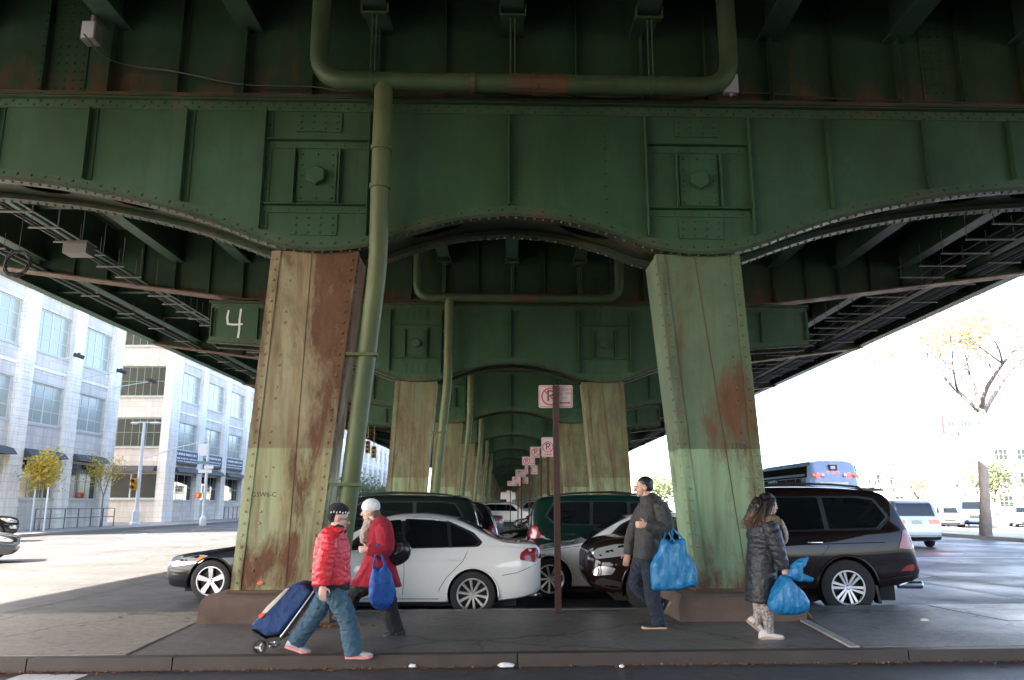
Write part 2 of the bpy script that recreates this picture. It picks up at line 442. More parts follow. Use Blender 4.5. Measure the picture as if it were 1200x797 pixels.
structure(sheet('side_road', [21.5, 27.5], [8.6, 33], lambda x, y: -.05, 'asphalt_road'))

# litter in the gutter
def litter():
    for i, (px, py, w) in enumerate(((264, 780, .11), (327, 783, .07), (418, 783, .06), (484, 784, .09), (593, 783, .20), (729, 784, .06), (1084, 729, .11))):
        z = 0 if py > 770 else IZ + .012
        p = at_ground(px, py, z); m = MB(); n = 7; rnd = random.Random(i)
        ring = [[(cos(2 * pi * k / n) * w * s * rnd.uniform(.6, 1.1), sin(2 * pi * k / n) * w * .6 * s * rnd.uniform(.6, 1.1), h + rnd.uniform(0, .012)) for k in range(n)] for s, h in ((.5, .006), (.45, .02), (.25, .04 if i == 4 else .03))]
        m.loft(ring)
        words = ['flattened white paper cup in the gutter by the trolley', 'small white paper scrap in the gutter beside the trolley', 'small white scrap in the gutter beyond the jeans', 'grey plastic scrap lying in the gutter', 'crumpled white tissue lying in the gutter', 'tiny white scrap in the gutter before the man', 'flat white paper scrap on the grey concrete slab'][i]
        o = m.build('paper_scrap', 'paper' if i != 3 else 'box_white'); o.location = (p.x, p.y, z + .004)
        tag(o, words, 'litter', 'scraps of litter')
    m = MB(); rnd = random.Random(3)
    for i in range(900):
        if i < 640:
            x = rnd.uniform(-7, 8); y = FRONT(x) - abs(rnd.gauss(0, .045)) - .012; z = .006
        else:
            a = rnd.uniform(0, 6.28); r = abs(rnd.gauss(0, .28)); x = -2.35 + r * cos(a) * 1.5; y = 9.75 + r * sin(a) * .6; z = IZ + .006
        s = rnd.uniform(.014, .042); a = rnd.uniform(0, 6.3); h = rnd.uniform(.002, .02)
        P = [Vector((cos(a + k * pi / 2) * s * (1 if k % 2 else .6), sin(a + k * pi / 2) * s * (1 if k % 2 else .6), z + (h if k % 2 else 0))) for k in range(4)]
        m.add([(x + p.x, y + p.y, p.z) for p in P], [(0, 1, 2, 3)])
    o = m.build('dead_leaves', 'leaf_brown', kind='stuff', fix=False); o['label'] = 'brown dead leaves gathered in the gutter and by the column'; o['category'] = 'leaves'
litter()
# ================================================================== THE VIADUCT
def smooth(pts):
    """Catmull-Rom through (t, v) pairs, returns a function"""
    T = [p[0] for p in pts]; V = [p[1] for p in pts]
    def f(t):
        if t <= T[0]: return V[0]
        if t >= T[-1]: return V[-1]
        i = max(k for k in range(len(T)) if T[k] <= t); i = min(i, len(T) - 2)
        h = T[i + 1] - T[i]; x = (t - T[i]) / h
        d0 = (V[i + 1] - V[max(i - 1, 0)]) / (T[i + 1] - T[max(i - 1, 0)]) * h
        d1 = (V[min(i + 2, len(T) - 1)] - V[i]) / (T[min(i + 2, len(T) - 1)] - T[i]) * h
        return V[i] * (2 * x ** 3 - 3 * x * x + 1) + V[i + 1] * (3 * x * x - 2 * x ** 3) + d0 * (x ** 3 - 2 * x * x + x) + d1 * (x ** 3 - x * x)
    return f
_arch = smooth([(0, 5.38), (.75, 5.30), (1.4, 5.12), (1.85, 4.95), (2.2, 4.875), (2.6, 4.85), (3.0, 4.875), (3.45, 5.0), (3.9, 5.17), (4.7, 5.43), (5.9, 5.69), (7.0, 5.83), (8.5, 5.93)])
arch = lambda u: _arch(abs(u))
GT = 7.08; GE = 8.5; GD = .95                # girder top, half length, depth
BENT_Y, BAY, BENT_TAN = 10.35, 11.66, .03
HALF = 15.45
def fb_bottom(u):                            # the floor beam tapers towards the edges
    a = abs(u); return 7.2 if a < 7.6 else 7.2 + (a - 7.6) * .132

def stations(a, b, step):
    n = max(1, int(round((b - a) / step))); return [a + (b - a) * i / n for i in range(n + 1)]
def strip(mb, us, lo, hi, y0, y1):
    """plate standing in the transverse plane between curves lo(u) and hi(u), from y0 to y1"""
    R = [[(u, y0, lo(u)), (u, y1, lo(u)), (u, y1, hi(u)), (u, y0, hi(u))] for u in us]
    mb.loft(R)
def girder_cover(mb, us, y0, y1, holes, t=.045):
    R = []
    def hw(u):
        for c in holes:
            for s in (-1, 1):
                q = abs(u - s * c) / .34
                if q < 1: return .19 * sqrt(1 - q * q)
        return 0
    yc = (y0 + y1) / 2; lip = .175; rec = .10
    for k in range(len(us) - 1):
        u, w = us[k], us[k + 1]; a, b = hw(u), hw(w)
        A, B = arch(u), arch(w)
        for (p0, p1) in ((y0, y0 + lip), (y1 - lip, y1)):        # front and back angle legs
            for dz in (0, t): mb.add([(u, p0, A + dz), (w, p0, B + dz), (w, p1, B + dz), (u, p1, A + dz)], [(0, 1, 2, 3)])
            for yy in (p0, p1): mb.add([(u, yy, A), (w, yy, B), (w, yy, B + t), (u, yy, A + t)], [(0, 1, 2, 3)])
        for (p0, p1, q0, q1) in ((y0 + .12, yc - a, y0 + .12, yc - b), (yc + a, y1 - .12, yc + b, y1 - .12)):   # recessed cover plate with oval holes
            for dz in (rec, rec + .02): mb.add([(u, p0, A + dz), (w, q0, B + dz), (w, q1, B + dz), (u, p1, A + dz)], [(0, 1, 2, 3)])

COLX = ((-3.22, -1.93, -3.47, -2.38), (1.88, 3.14, 2.27, 3.31))   # top outer/inner, bottom outer/inner (left column, right column)
COLX = ((-3.24, -2.10, -3.49, -2.49), (1.99, 3.13, 2.37, 3.33))
def make_bent(name, label, D, detail, ground_z, number=None, colmats=('column_paint_far', 'column_paint_far')):
    root = thing(name, label, 'viaduct bent', (0, D, 0), atan(BENT_TAN), 'steel bents carrying the viaduct')
    us = stations(-GE, GE, .1 if detail > 1 else .22)
    # ---- cross girder
    g = MB(); strip(g, us, lambda u: arch(u) + .045, lambda u: GT, .10, .115); strip(g, us, lambda u: arch(u) + .045, lambda u: GT, .84, .855)
    for s in (-1, 1): g.span((s * GE - .008, .1, arch(GE) + .03), (s * GE + .008, .855, GT))
    gird = g.build('cross_girder', 'girder_paint', root)
    c = MB(); girder_cover(c, stations(-GE - .03, GE + .03, .05 if detail > 1 else .12), 0, GD, (1.05, 4.15, 5.35, 6.6, 7.7))
    c.build('bottom_flange', 'flange_paint', gird)
    c = MB(); strip(c, us, lambda u: arch(u) + .046, lambda u: arch(u) + .18, .085, .1); c.build('bottom_angle', 'angle_paint', gird)
    c = MB(); c.span((-GE - .03, -.03, GT), (GE + .03, GD + .03, GT + .035)); c.build('top_flange', 'flange_paint', gird)
    c = MB(); c.span((-GE, .085, GT - .15), (GE, .1, GT - .001)); c.span((-GE, .0, GT - .016), (GE, .085, GT - .001)); c.build('top_angle', 'angle_paint', gird)
    # stiffeners, each an angle bar standing off the web
    for u in (-8.44, -7.15, -5.87, -4.53, -3.44, -1.99, -.04, 1.89, 3.37, 4.5, 5.92, 7.15, 8.44):
        c = MB(); c.span((u - .006, -.005, arch(u) + .185), (u + .006, .099, GT - .155)); c.span((u, .084, arch(u) + .185), (u + .09, .099, GT - .155))
        c.build('stiffener', 'girder_paint', gird)
    for s, u0, u1 in ((-1, -3.40, -2.01), (1, 1.93, 3.33)):
        cx = (u0 + u1) / 2
        for z in (6.47, 5.52):
            c = MB(); c.span((u0, .0, z), (u1, .099, z + .012)); c.span((u0, .083, z - .1), (u1, .099, z)); c.build('panel_bar', 'girder_paint', gird)
        for x in (cx - .31, cx + .31):
            c = MB(); c.span((x - .008, .02, 5.55), (x + .008, .099, 6.36)); c.build('panel_bar', 'girder_paint', gird)
        c = MB(); c.span((cx - .27, .075, 5.58), (cx + .27, .099, 6.33)); c.build('pin_plate', 'girder_paint', gird)
        c = MB(); c.span((cx - .31, .08, 6.62), (cx + .31, .099, 6.91)); c.build('splice_plate', 'girder_paint', gird)
        c = MB(); c.span((cx - .31, .08, 5.10), (cx + .31, .099, 5.40)); c.build('splice_plate', 'girder_paint', gird)
        c = MB(); c.lathe([(.14, .075), (.14, .005), (.125, -.01), (.07, -.012)], (cx, 0, 5.95), 'y', 6); c.build('pin_nut', 'girder_paint', gird)
    # ---- columns
    zb = ground_z + .31
    for q, (to, ti, bo, bi) in enumerate(COLX):
        lo, hi = (to, ti), (bo, bi)
        c = MB(); y0, y1 = .085, .84; zt = 4.87
        c.hexa([(hi[0], y0, zb), (hi[1], y0, zb), (hi[1], y1, zb), (hi[0], y1, zb), (lo[0], y0, zt), (lo[1], y0, zt), (lo[1], y1, zt), (lo[0], y1, zt)])
        col = c.build('column', colmats[q], root)
        def xa(t, z): 
            k = (z - zb) / (zt - zb); return (hi[0] + (hi[1] - hi[0]) * t) * (1 - k) + (lo[0] + (lo[1] - lo[0]) * t) * k
        inner = 1 if q == 0 else 0
        for side in (0, 1):      # edge angles along both edges, and on the side towards the other column
            s = 1 if side == 0 else -1
            e = MB(); P = [(xa(side, z) - s * .012, y, z) for z in (zb, zt) for y in ()]
            def quad(z): return [(xa(side, z) - s * .014, .068, z), (xa(side, z) + s * .11, .068, z), (xa(side, z) + s * .11, .0845, z), (xa(side, z) - s * .014, .0845, z)]
            e.hexa(quad(zb + .002) + quad(zt - .002))
            def quad2(z): return [(xa(side, z) - s * .0145, .07, z), (xa(side, z) - s * .0005, .07, z), (xa(side, z) - s * .0005, .2, z), (xa(side, z) - s * .0145, .2, z)]
            e.hexa(quad2(zb + .002) + quad2(zt - .002))
            e.build('edge_angle', colmats[q], col)
        e = MB()
        def quad3(z, t): return [(xa(t, z) - .004, .079, z), (xa(t, z) + .004, .079, z), (xa(t, z) + .004, .0845, z), (xa(t, z) - .004, .0845, z)]
        e.hexa(quad3(zb + .002, .66) + quad3(zt - .002, .46)); e.build('plate_seam', 'rust_steel', col)
        e = MB(); e.hexa([(hi[0] - .05, .04, zb), (hi[1] + .05, .04, zb), (hi[1] + .05, .9, zb), (hi[0] - .05, .9, zb), (hi[0] - .05, .04, zb + .035), (hi[1] + .05, .04, zb + .035), (hi[1] + .05, .9, zb + .035), (hi[0] - .05, .9, zb + .035)])
        e.build('base_plate', 'rust_steel', col)
        if detail:
            r = MB(); z = zb + .12; step = .145 if detail > 1 else .2
            while z < 4.8:
                for side in (0, 1):
                    s = 1 if side == 0 else -1
                    r.disc_dome((xa(side, z) + s * .055, .068, z), .021, .014, (0, -1, 0))
                    r.disc_dome((xa(side, z) - s * .0145, .14, z), .021, .014, (-s, 0, 0))
                if int(z * 10) % 2 == 0: r.disc_dome((xa(.24 if q == 0 else .8, z), .085, z), .021, .012, (0, -1, 0))
                z += step
            r.build('rivets', colmats[q], col, kind='stuff')
        # plinth, rough cast, chipped edges
        rnd = random.Random(int(D * 10) + q); p = MB()
        ox, oi = (hi[0] - .27, hi[1] + .30) if q == 0 else (hi[0] - .36, hi[1] + .26)
        rings = []
        for k, (zz, inset) in enumerate(((ground_z - .1, 0), (ground_z + .17, .012), (ground_z + .275, .03), (ground_z + .305, .065), (zb - .003, .12))):
            ring = []
            for a, b in ((0, 0), (.25, 0), (.5, 0), (.75, 0), (1, 0), (1, .5), (1, 1), (.5, 1), (0, 1), (0, .5)):
                x = ox + (oi - ox) * a; y = -.3 + 1.42 * b
                x += (inset if a == 0 else -inset if a == 1 else 0) + rnd.uniform(-.012, .012); y += (inset if b == 0 else -inset if b == 1 else 0) + rnd.uniform(-.012, .012)
                ring.append((x, y, zz + (rnd.uniform(-.008, .008) if 0 < k < 4 else 0)))
            rings.append(ring)
        p.loft(rings); p.build('plinth', 'plinth_concrete', root)
    # ---- floor beam above
    f = MB(); uf = sorted(set(stations(-HALF, HALF, .4 if detail > 1 else 1.0) + [-7.6, 7.6]))
    strip(f, uf, lambda u: fb_bottom(u) + .045, lambda u: 9.34, .42, .435)
    fb = f.build('floor_beam', 'beam_paint', root)
    f = MB(); strip(f, uf, lambda u: fb_bottom(u), lambda u: fb_bottom(u) + .04, .17, .70); f.build('bottom_flange', 'rust_steel', fb)
    f = MB(); f.span((-7.2, .2, GT + .0355), (7.2, .66, 7.199)); f.build('bearing_strip', 'rust_steel', fb)
    n = 31
    for i in range(n):
        u = -14.48 + .965 * i
        if abs(u) > 14.3: continue
        h = MB(); big = i % 2 == 1
        h.span((u - .007, .30 if not big else .24, fb_bottom(u) + .046), (u + .007, .419, 8.345 if i % 2 else 9.3)); h.span((u, .405, fb_bottom(u) + .046), (u + .08, .419, 8.345 if i % 2 else 9.3))
        h.build('stiffener', 'beam_paint', fb)
    for s in (-1, 1):
        h = MB(); h.span((s * 6.55 - .36, .404, 7.3), (s * 6.55 + .36, .4195, 9.2)); h.build('splice_plate', 'beam_paint', fb)
    # ---- rivet heads
    if detail:
        r = MB(); st = .19 if detail > 1 else .3
        u = -GE + .1
        k = 0
        while u < GE:
            z = arch(u)
            r.disc_dome((u, .085, z + .065), .022, .015, (0, -1, 0)); r.disc_dome((u + st / 2, .085, arch(u + st / 2) + .135), .022, .015, (0, -1, 0))
            r.disc_dome((u, .085, GT - .105), .022, .015, (0, -1, 0)); r.disc_dome((u + st / 2, .085, GT - .045), .022, .015, (0, -1, 0))
            u += st; k += 1
        u = -GE + .06
        while u < GE:
            for y in (.045, .9):
                r.disc_dome((u, y, arch(u)), .024, .02, (0, 0, -1))
            r.disc_dome((u, .045, arch(u) + .045), .022, .015, (0, 0, 1))
            u += .125 if detail > 1 else .2
        for uu in (-3.44, -1.99, -.04, 1.89, 3.37, 4.5, 5.92, 7.15, -4.53, -5.87, -7.15):
            if abs(uu) < 3.5:
                z = arch(uu) + .28
                while z < 6.85: r.disc_dome((uu + .05, .084, z), .018, .012, (0, -1, 0)); z += .16
        for cx in (-2.705, 2.63):
            for (x0, x1, z0, z1, nx, nz, y) in ((-.25, .25, 6.67, 6.86, 4, 3, .08), (-.25, .25, 5.14, 5.35, 4, 3, .08), (-.21, .21, 5.63, 6.28, 3, 5, .075)):
                for i in range(nx):
                    for j in range(nz):
                        x = x0 + (x1 - x0) * i / (nx - 1); z = z0 + (z1 - z0) * j / (nz - 1)
                        if y < .08 and hypot(x, z - 5.95) < .19: continue
                        r.disc_dome((cx + x, y, z), .021, .014, (0, -1, 0))
            for z in (6.42, 5.47):
                for i in range(6): r.disc_dome((cx - .6 + .24 * i, .083, z), .017, .012, (0, -1, 0))
        z = 5.3
        while z < 6.9:
            r.disc_dome((1.32, .1, z), .022, .014, (0, -1, 0)); z += .19
        r.build('rivets', 'girder_paint', gird, kind='stuff')
        r = MB()
        for s in (-1, 1):
            for i in range(6):
                for j in range(13): r.disc_dome((s * 6.55 - .3 + .12 * i, .404, 7.4 + .135 * j), .019, .013, (0, -1, 0))
        u = -13.5
        while u < 13.5:
            r.disc_dome((u, .42, fb_bottom(u) + .10), .02, .013, (0, -1, 0)); u += .2
        r.build('rivets', 'beam_paint', fb, kind='stuff')
    if number:
        n4 = MB()     # brushed by hand: a short left stroke, a bar and a long upright
        for P4 in ([(-.20, .36), (-.23, .16), (-.20, -.03), (-.02, -.05), (.20, -.03)], [(.14, .40), (.12, .1), (.13, -.2), (.11, -.42)]):
            for q0, q1 in zip(P4[:-1], P4[1:]):
                d = (Vector(q1) - Vector(q0)).normalized(); nn = Vector((-d.y, d.x)) * .028; d = d * .012
                n4.add([(-7.8 + v.x, .082, 6.5 + v.y) for v in (Vector(q0) - d - nn, Vector(q1) + d - nn, Vector(q1) + d + nn, Vector(q0) - d + nn)], [(0, 1, 2, 3)])
        n4.build('painted_number', 'white_paint', gird, fix=False)
    return root

b1 = make_bent('viaduct_bent', 'rust-streaked green steel bent standing on the island, two splayed columns on brown plinths', BENT_Y, 2, IZ, None, ('column_paint_rusty', 'column_paint'))
b2 = make_bent('viaduct_bent', 'green steel bent behind the parked cars with a white 4 painted on its girder end', BENT_Y + BAY, 1, LOW, '4')
b3 = make_bent('viaduct_bent', 'green steel bent, next one beyond the bent with the painted 4', BENT_Y + 2 * BAY, 0, LOW)
for k in range(3, 26):
    c = copy_tree(b3); c.location = (-.0 if k < 8 else -.02 * (k - 7) ** 1.6, BENT_Y + k * BAY, 0)
    ordn = {3: 'second', 4: 'third', 5: 'fourth', 6: 'fifth', 7: 'sixth', 8: 'seventh', 9: 'eighth'}
    if k in ordn: c['label'] = 'green steel bent, ' + ordn[k] + ' beyond the bent with the painted 4'
    else: c['label'] = 'green steel bent far down the row under the viaduct'

for k in (2, 3, 4, 5, 6, 7):      # the viaduct goes on behind the camera
    c = copy_tree(b3); c.location = (0, BENT_Y - k * BAY, 0); c['label'] = 'green steel bent across the cross street from the island'

# marks on the first columns: orange sprayed marks, stencilled numbers
m = MB(); poly = [(-.03, -.17), (.03, -.2), (.09, -.12), (.085, .0), (.06, .14), (.03, .2), (-.03, .13), (-.06, .04), (-.05, -.06)]
m.prism_y([(3.24 + x, .86 - .16 + z) for x, z in poly], .064, .0675)
o = m.build('orange_mark', 'orange_paint', [c for c in b1.children if c.name.startswith('column')][1])
m = MB(); m.prism_y([(-3.18, .53), (-3.12, .52), (-3.09, .545), (-3.13, .565), (-3.17, .555)], .064, .0675)
m.build('orange_mark', 'orange_paint', [c for c in b1.children if c.name.startswith('column')][0])
for ci, body, x, z, s in ((1, '1786', 2.98, 2.24, .11), (0, 'GSW6-C', -3.16, 1.62, .085)):
    me = text_mesh(body, s); me.materials.append(MAT('sign_black'))
    o = obj('stencilled_text', me, [c for c in b1.children if c.name.startswith('column')][ci]); o.location = (x, .0835, z); o.rotation_euler = (pi / 2, 0, 0)

# ---- deck: slab, parapets, stringers, diaphragms
YA, YB = -130.0, 900.0
deck = thing('viaduct_deck', 'dark underside of the elevated roadway with rows of steel stringers', 'bridge deck', (0, 0, 0))
m = MB(); m.span((-HALF - .35, YA, 9.36), (HALF + .35, YB, 9.62)); m.build('deck_slab', 'deck_concrete', deck)
for s in (-1, 1):
    m = MB(); m.span((s * (HALF + .1) - .15, YA, 9.62), (s * (HALF + .1) + .15, YB, 10.45)); m.build('parapet', 'deck_concrete', deck)
for k in range(-8, 9):
    x = 1.93 * k; m = MB(); zb = 8.35
    m.span((x - .17, YA, zb), (x + .17, YB, zb + .03)); m.span((x - .01, YA, zb + .03), (x + .01, YB, 9.36)); m.span((x - .12, YA, 9.33), (x + .12, YB, 9.359))
    m.build('stringer', 'stringer_paint', deck)
for k in range(-6, 12):
    for t in (.36, .68):
        y = BENT_Y + (k + t) * BAY; m = MB()
        m.span((-HALF, y - .008, 8.55), (HALF, y + .008, 9.2)); m.span((-HALF, y - .1, 8.55), (HALF, y + .1, 8.57))
        m.build('diaphragm', 'stringer_paint', deck)

# ---- drain pipes (one per bent)
def bend(path, r=.3, n=6):
    out = [Vector(path[0])]
    for i in range(1, len(path) - 1):
        p = Vector(path[i]); a = (Vector(path[i - 1]) - p); b = (Vector(path[i + 1]) - p)
        q = min(r, a.length * .49, b.length * .49); a.normalize(); b.normalize()
        for k in range(n + 1):
            t = k / n; out.append((p + a * q) * (1 - t) ** 2 + p * 2 * t * (1 - t) + (p + b * q) * t * t)
    out.append(Vector(path[-1])); return out
def drain_pipe(D, label, hang=True):
    root = thing('drain_pipe', label, 'pipe', (0, D, 0), atan(BENT_TAN), 'drain pipes hung on the bents')
    m = MB(); m.tube(bend([(-2.67, -.30, 9.3), (-2.67, -.30, 7.19), (3.03, -.30, 7.19), (3.03, -.30, 9.3)], .42, 8), .128, 14); m.build('cross_pipe', 'pipe_paint', root, True, 40)
    m = MB(); m.tube(bend([(-1.77, -.30, 7.18), (-1.77, -.30, 5.35), (-1.80, -.02, 4.66), (-1.92, .20, 3.7), (-2.22, .24, .42)], .35, 6), .125, 14); dp = m.build('downpipe', 'downpipe_paint', root, True, 40)
    for z in (6.2, 5.65):
        m = MB(); m.lathe([(.125, -.03), (.145, -.03), (.145, .03), (.125, .03)], (-1.77, -.30, z), 'z', 14); m.build('collar', 'downpipe_paint', dp)
    for x in (-.55, .3):
        m = MB(); m.lathe([(.128, -.03), (.15, -.03), (.15, .03), (.128, .03)], (x, -.30, 7.19), 'x', 14); m.build('collar', 'rust_steel', dp)
    m = MB(); m.lathe([(.126, -.4), (.136, -.4), (.136, .4), (.126, .4)], (.0 + .35, -.30, 7.19), 'x', 14); m.build('sleeve', 'rust_steel', dp)
    for z, x, y in ((3.45, -1.945, .205), (1.75, -2.095, .222)):
        m = MB(); m.lathe([(.126, -.025), (.142, -.025), (.142, .025), (.126, .025)], (x, y, z), 'z', 14); m.span((x - .25, y - .04, z - .02), (x + .16, y - .15, z + .02)); m.build('bracket', 'downpipe_paint', dp)
    if hang:
        for x in (-1.93, 0, 1.93):
            m = MB(); m.tube([(x - .03, -.30, 7.3), (x - .03, -.30, 8.2)], .012, 6); m.tube([(x + .03, -.30, 7.3), (x + .03, -.30, 8.2)], .012, 6)
            m.span((x - .19, -.36, 8.2), (x + .19, -.24, 8.23)); m.span((x - .19, -.36, 8.2), (x - .175, -.24, 8.38)); m.span((x + .175, -.36, 8.2), (x + .19, -.24, 8.38))
            m.lathe([(.129, -.02), (.14, -.02), (.14, .02), (.129, .02)], (x, -.30, 7.19), 'x', 14)
            m.build('hanger', 'pipe_paint', root)
    return root
d1 = drain_pipe(BENT_Y, 'thick green drain pipe crossing the front girder and running down beside the rusty column')
for k in (1, 2, 3, 4, 5):
    c = copy_tree(d1); c.location.y = BENT_Y + k * BAY
    c['label'] = 'green drain pipe on the bent with the painted 4' if k == 1 else 'green drain pipe on the ' + ('', '', 'first', 'second', 'third', 'fourth')[k] + ' bent beyond the one with the painted 4'

# ---- cable racks, conduits, small fittings
def cable_rack(x, z, y0, y1, w, step, label, conduits):
    root = thing('cable_rack', label, 'cable rack', (x, y0, z))
    y = 0
    while y < y1 - y0:
        m = MB(); m.span((-w / 2, y - .025, -.03), (w / 2, y + .025, .0))
        m.build('hanger_bar', 'tray_steel', root)
        for sx in (-1, 1):
            m = MB(); m.tube([(sx * (w / 2 - .05), y, 0), (sx * (w / 2 - .05), y, 8.4 - z)], .009, 5); m.build('hanger_rod', 'tray_steel', root)
        y += step
    for dx, r, mt in conduits:
        m = MB(); m.tube([(dx, -20 if y0 < 12 else 0, r + .001), (dx, y1 - y0, r + .001)], r, 8); m.build('conduit', mt, root, True, 40)
    return root
cable_rack(-10.5, 7.6, 7.0, 62, .72, 1.0, 'hanging cable rack with pale crossbars under the deck, on the building side', ((-.2, .035, 'cable_black'), (-.08, .025, 'cable_black'), (.12, .04, 'stringer_paint')))
cable_rack(11.6, 7.8, 7.4, 62, 1.25, 1.1, 'wide hanging cable rack with long crossbars under the deck, on the tree side', ((.5, .05, 'cable_black'), (.35, .03, 'cable_black'), (-.1, .025, 'cable_black')))
cable_rack(13.6, 8.05, 7.9, 90, .9, 2.2, 'bundle of black conduits along the deck edge on the tree side', ((-.35, .05, 'cable_black'), (-.2, .06, 'stringer_paint'), (-.02, .05, 'cable_black'), (.15, .07, 'stringer_paint'), (.32, .05, 'cable_black')))
cable_rack(-13.4, 8.0, 7.7, 90, .6, 2.4, 'pair of conduits along the deck edge on the building side', ((-.15, .06, 'stringer_paint'), (.1, .05, 'cable_black')))
# junction box on the rack
m = MB(); m.span((-.28, -.2, -.14), (.28, .2, .14)); m.span((-.31, -.23, .13), (.31, .23, .16))
o = m.build('junction_box', 'tray_steel'); p = at_depth(140, 312, 17.5); o.location = (-10.35, 18.2, 7.46); tag(o, 'grey steel junction box under the hanging cable rack', 'junction box')
# coil of wire under the deck edge
m = MB(); rnd = random.Random(5)
for k in range(9):
    r = .26 + rnd.uniform(-.03, .04); tx, ty = rnd.uniform(-.25, .25), rnd.uniform(-.2, .2); M = Euler((tx, ty, 0)).to_matrix()
    m.tube([M @ Vector((r * cos(a * pi / 12), rnd.uniform(-.04, .04), r * sin(a * pi / 12) * 1.1)) for a in range(25)], .012, 5)
p = at_depth(20, 309, 16.3)
m.tube([(0, 0, .28), (.02, .0, 8.1 - p.z)], .008, 5)
o = m.build('wire_coil', 'cable_black'); o.location = p; tag(o, 'coil of black wire hanging below the deck edge', 'wire coil')
# floodlight box, cable clipped along the floor beam, white box by the pipe
fl = thing('floodlight', 'small grey floodlight box clipped to a stringer above the front girder', 'floodlight', (-6.0, BENT_Y - .1, 8.1))
m = MB(); m.span((-.1, -.1, -.16), (.1, .1, .12)); m.build('housing', 'zinc', fl)
m = MB(); m.span((-.085, -.115, -.14), (.085, -.1005, .1)); m.build('lens', 'box_white', fl)
m = MB(); m.span((-.02, -.03, .12), (.02, .03, .26)); m.build('bracket', 'zinc', fl)
m = MB(); P = [(-6.0, -.12, 7.95), (-5.8, .05, 7.72), (-5.5, .22, 7.68), (-4.9, .26, 7.62), (-3.9, .28, 7.44), (-2.9, .28, 7.42), (-2.2, .3, 7.36), (-1.6, .3, 7.52), (0, .3, 7.40), (2, .3, 7.38), (3.6, .3, 7.44), (4.6, .3, 7.38), (6, .3, 7.35), (7.8, .3, 7.33), (9, .3, 7.5)]
f1 = smooth([(p[0], p[1]) for p in P]); f2 = smooth([(p[0], p[2]) for p in P])
m.tube([(x, f1(x), f2(x)) for x in stations(-6.0, 9, .15)], .012, 5)
o = m.build('clipped_cable', 'cable_black'); o.location = (0, BENT_Y, 0); o.rotation_euler = (0, 0, atan(BENT_TAN)); tag(o, 'thin black cable clipped along the rusty floor beam', 'cable')
m = MB(); m.span((-.1, -.05, -.14), (.1, .05, .14)); m.span((-.02, -.02, -.18), (.02, .02, -.14))
o = m.build('utility_box', 'box_white'); p = at_depth(857, 97, BENT_Y + .1); o.location = (p.x, BENT_Y + .15, 7.42); tag(o, 'small pale utility box beside the bend of the drain pipe', 'utility box')
# ================================================================== VEHICLES
def car_paint(name, c, metal=.0, rough=.32, coat=1.0, spec=.5):
    k = NT(name); f = k.noise(2.5, 3)
    k.color(k.mix(f, tuple(v * .92 for v in c), tuple(min(1, v * 1.06) for v in c))); k.set(Roughness=rough, Metallic=metal)
    k.b.inputs['Coat Weight'].default_value = coat; k.b.inputs['Coat Roughness'].default_value = .03; k.b.inputs['Specular IOR Level'].default_value = spec
    k.bump(k.noise(420, 2), .02, .001)
car_paint('paint_white', (.80, .79, .77)); car_paint('paint_brown', (.011, .0045, .0035), .0, .4, .6, .05); car_paint('paint_black', (.006, .006, .007), .0, .4, .8, .1)
car_paint('paint_navy', (.005, .006, .009), .0, .4, .6, .08); car_paint('paint_green', (.003, .019, .014), .0, .4, .7, .08); car_paint('paint_darkgreen', (.006, .012, .010), .0, .4, .8, .1)
car_paint('paint_silver', (.42, .43, .45), .75, .35); car_paint('paint_grey', (.11, .105, .105), .6, .35); car_paint('paint_red', (.3, .02, .02))
car_paint('paint_blue', (.10, .19, .38), .2, .35)
car_paint('bus_blue', (.22, .33, .55), .0, .4)
def glass(name, c, rough=.02):
    k = NT(name); k.color(c); k.set(Roughness=rough, IOR=1.5); k.b.inputs['Specular IOR Level'].default_value = .6
glass('glass_dark', (.006, .008, .009)); glass('glass_mid', (.025, .03, .034))
plain('tyre_rubber', (.018, .018, .019), .8, 0, .2, 30); plain('trim_black', (.013, .013, .014), .5); plain('chrome', (.75, .75, .76), .12, 1.0, .02)
plain('alloy', (.55, .55, .57), .3, .85, .05); plain('alloy_dark', (.02, .02, .022), .5, .5); plain('underbody', (.012, .012, .012), .9)
plain('plate_white', (.6, .6, .55), .5)
k = NT('lamp_red'); k.color((.30, .006, .008)); k.set(Roughness=.2); k.b.inputs['Coat Weight'].default_value = .5
k = NT('lamp_clear'); k.color((.62, .64, .66)); k.set(Roughness=.1, Metallic=.55); k.b.inputs['Coat Weight'].default_value = 1
k = NT('lamp_amber'); k.color((.75, .25, .02)); k.set(Roughness=.15); k.b.inputs['Coat Weight'].default_value = 1
k = NT('brake_light'); k.color((.6, .01, .01)); k.set(Roughness=.2, Emission_Color=(1, .03, .02, 1), Emission_Strength=1.2)

def resample(pts, n):
    P = [Vector((p[0], p[1], 0)) for p in pts]; out = []
    m = len(P)
    for i in range(m - 1):
        p0, p1, p2, p3 = P[max(i - 1, 0)], P[i], P[i + 1], P[min(i + 2, m - 1)]
        for k in range(n):
            t = k / n
            out.append(tuple((p1 + (p2 - p1) * t + (p1 * 0)).to_2d()) if True else None)
    out.append(tuple(P[-1].to_2d())); return out

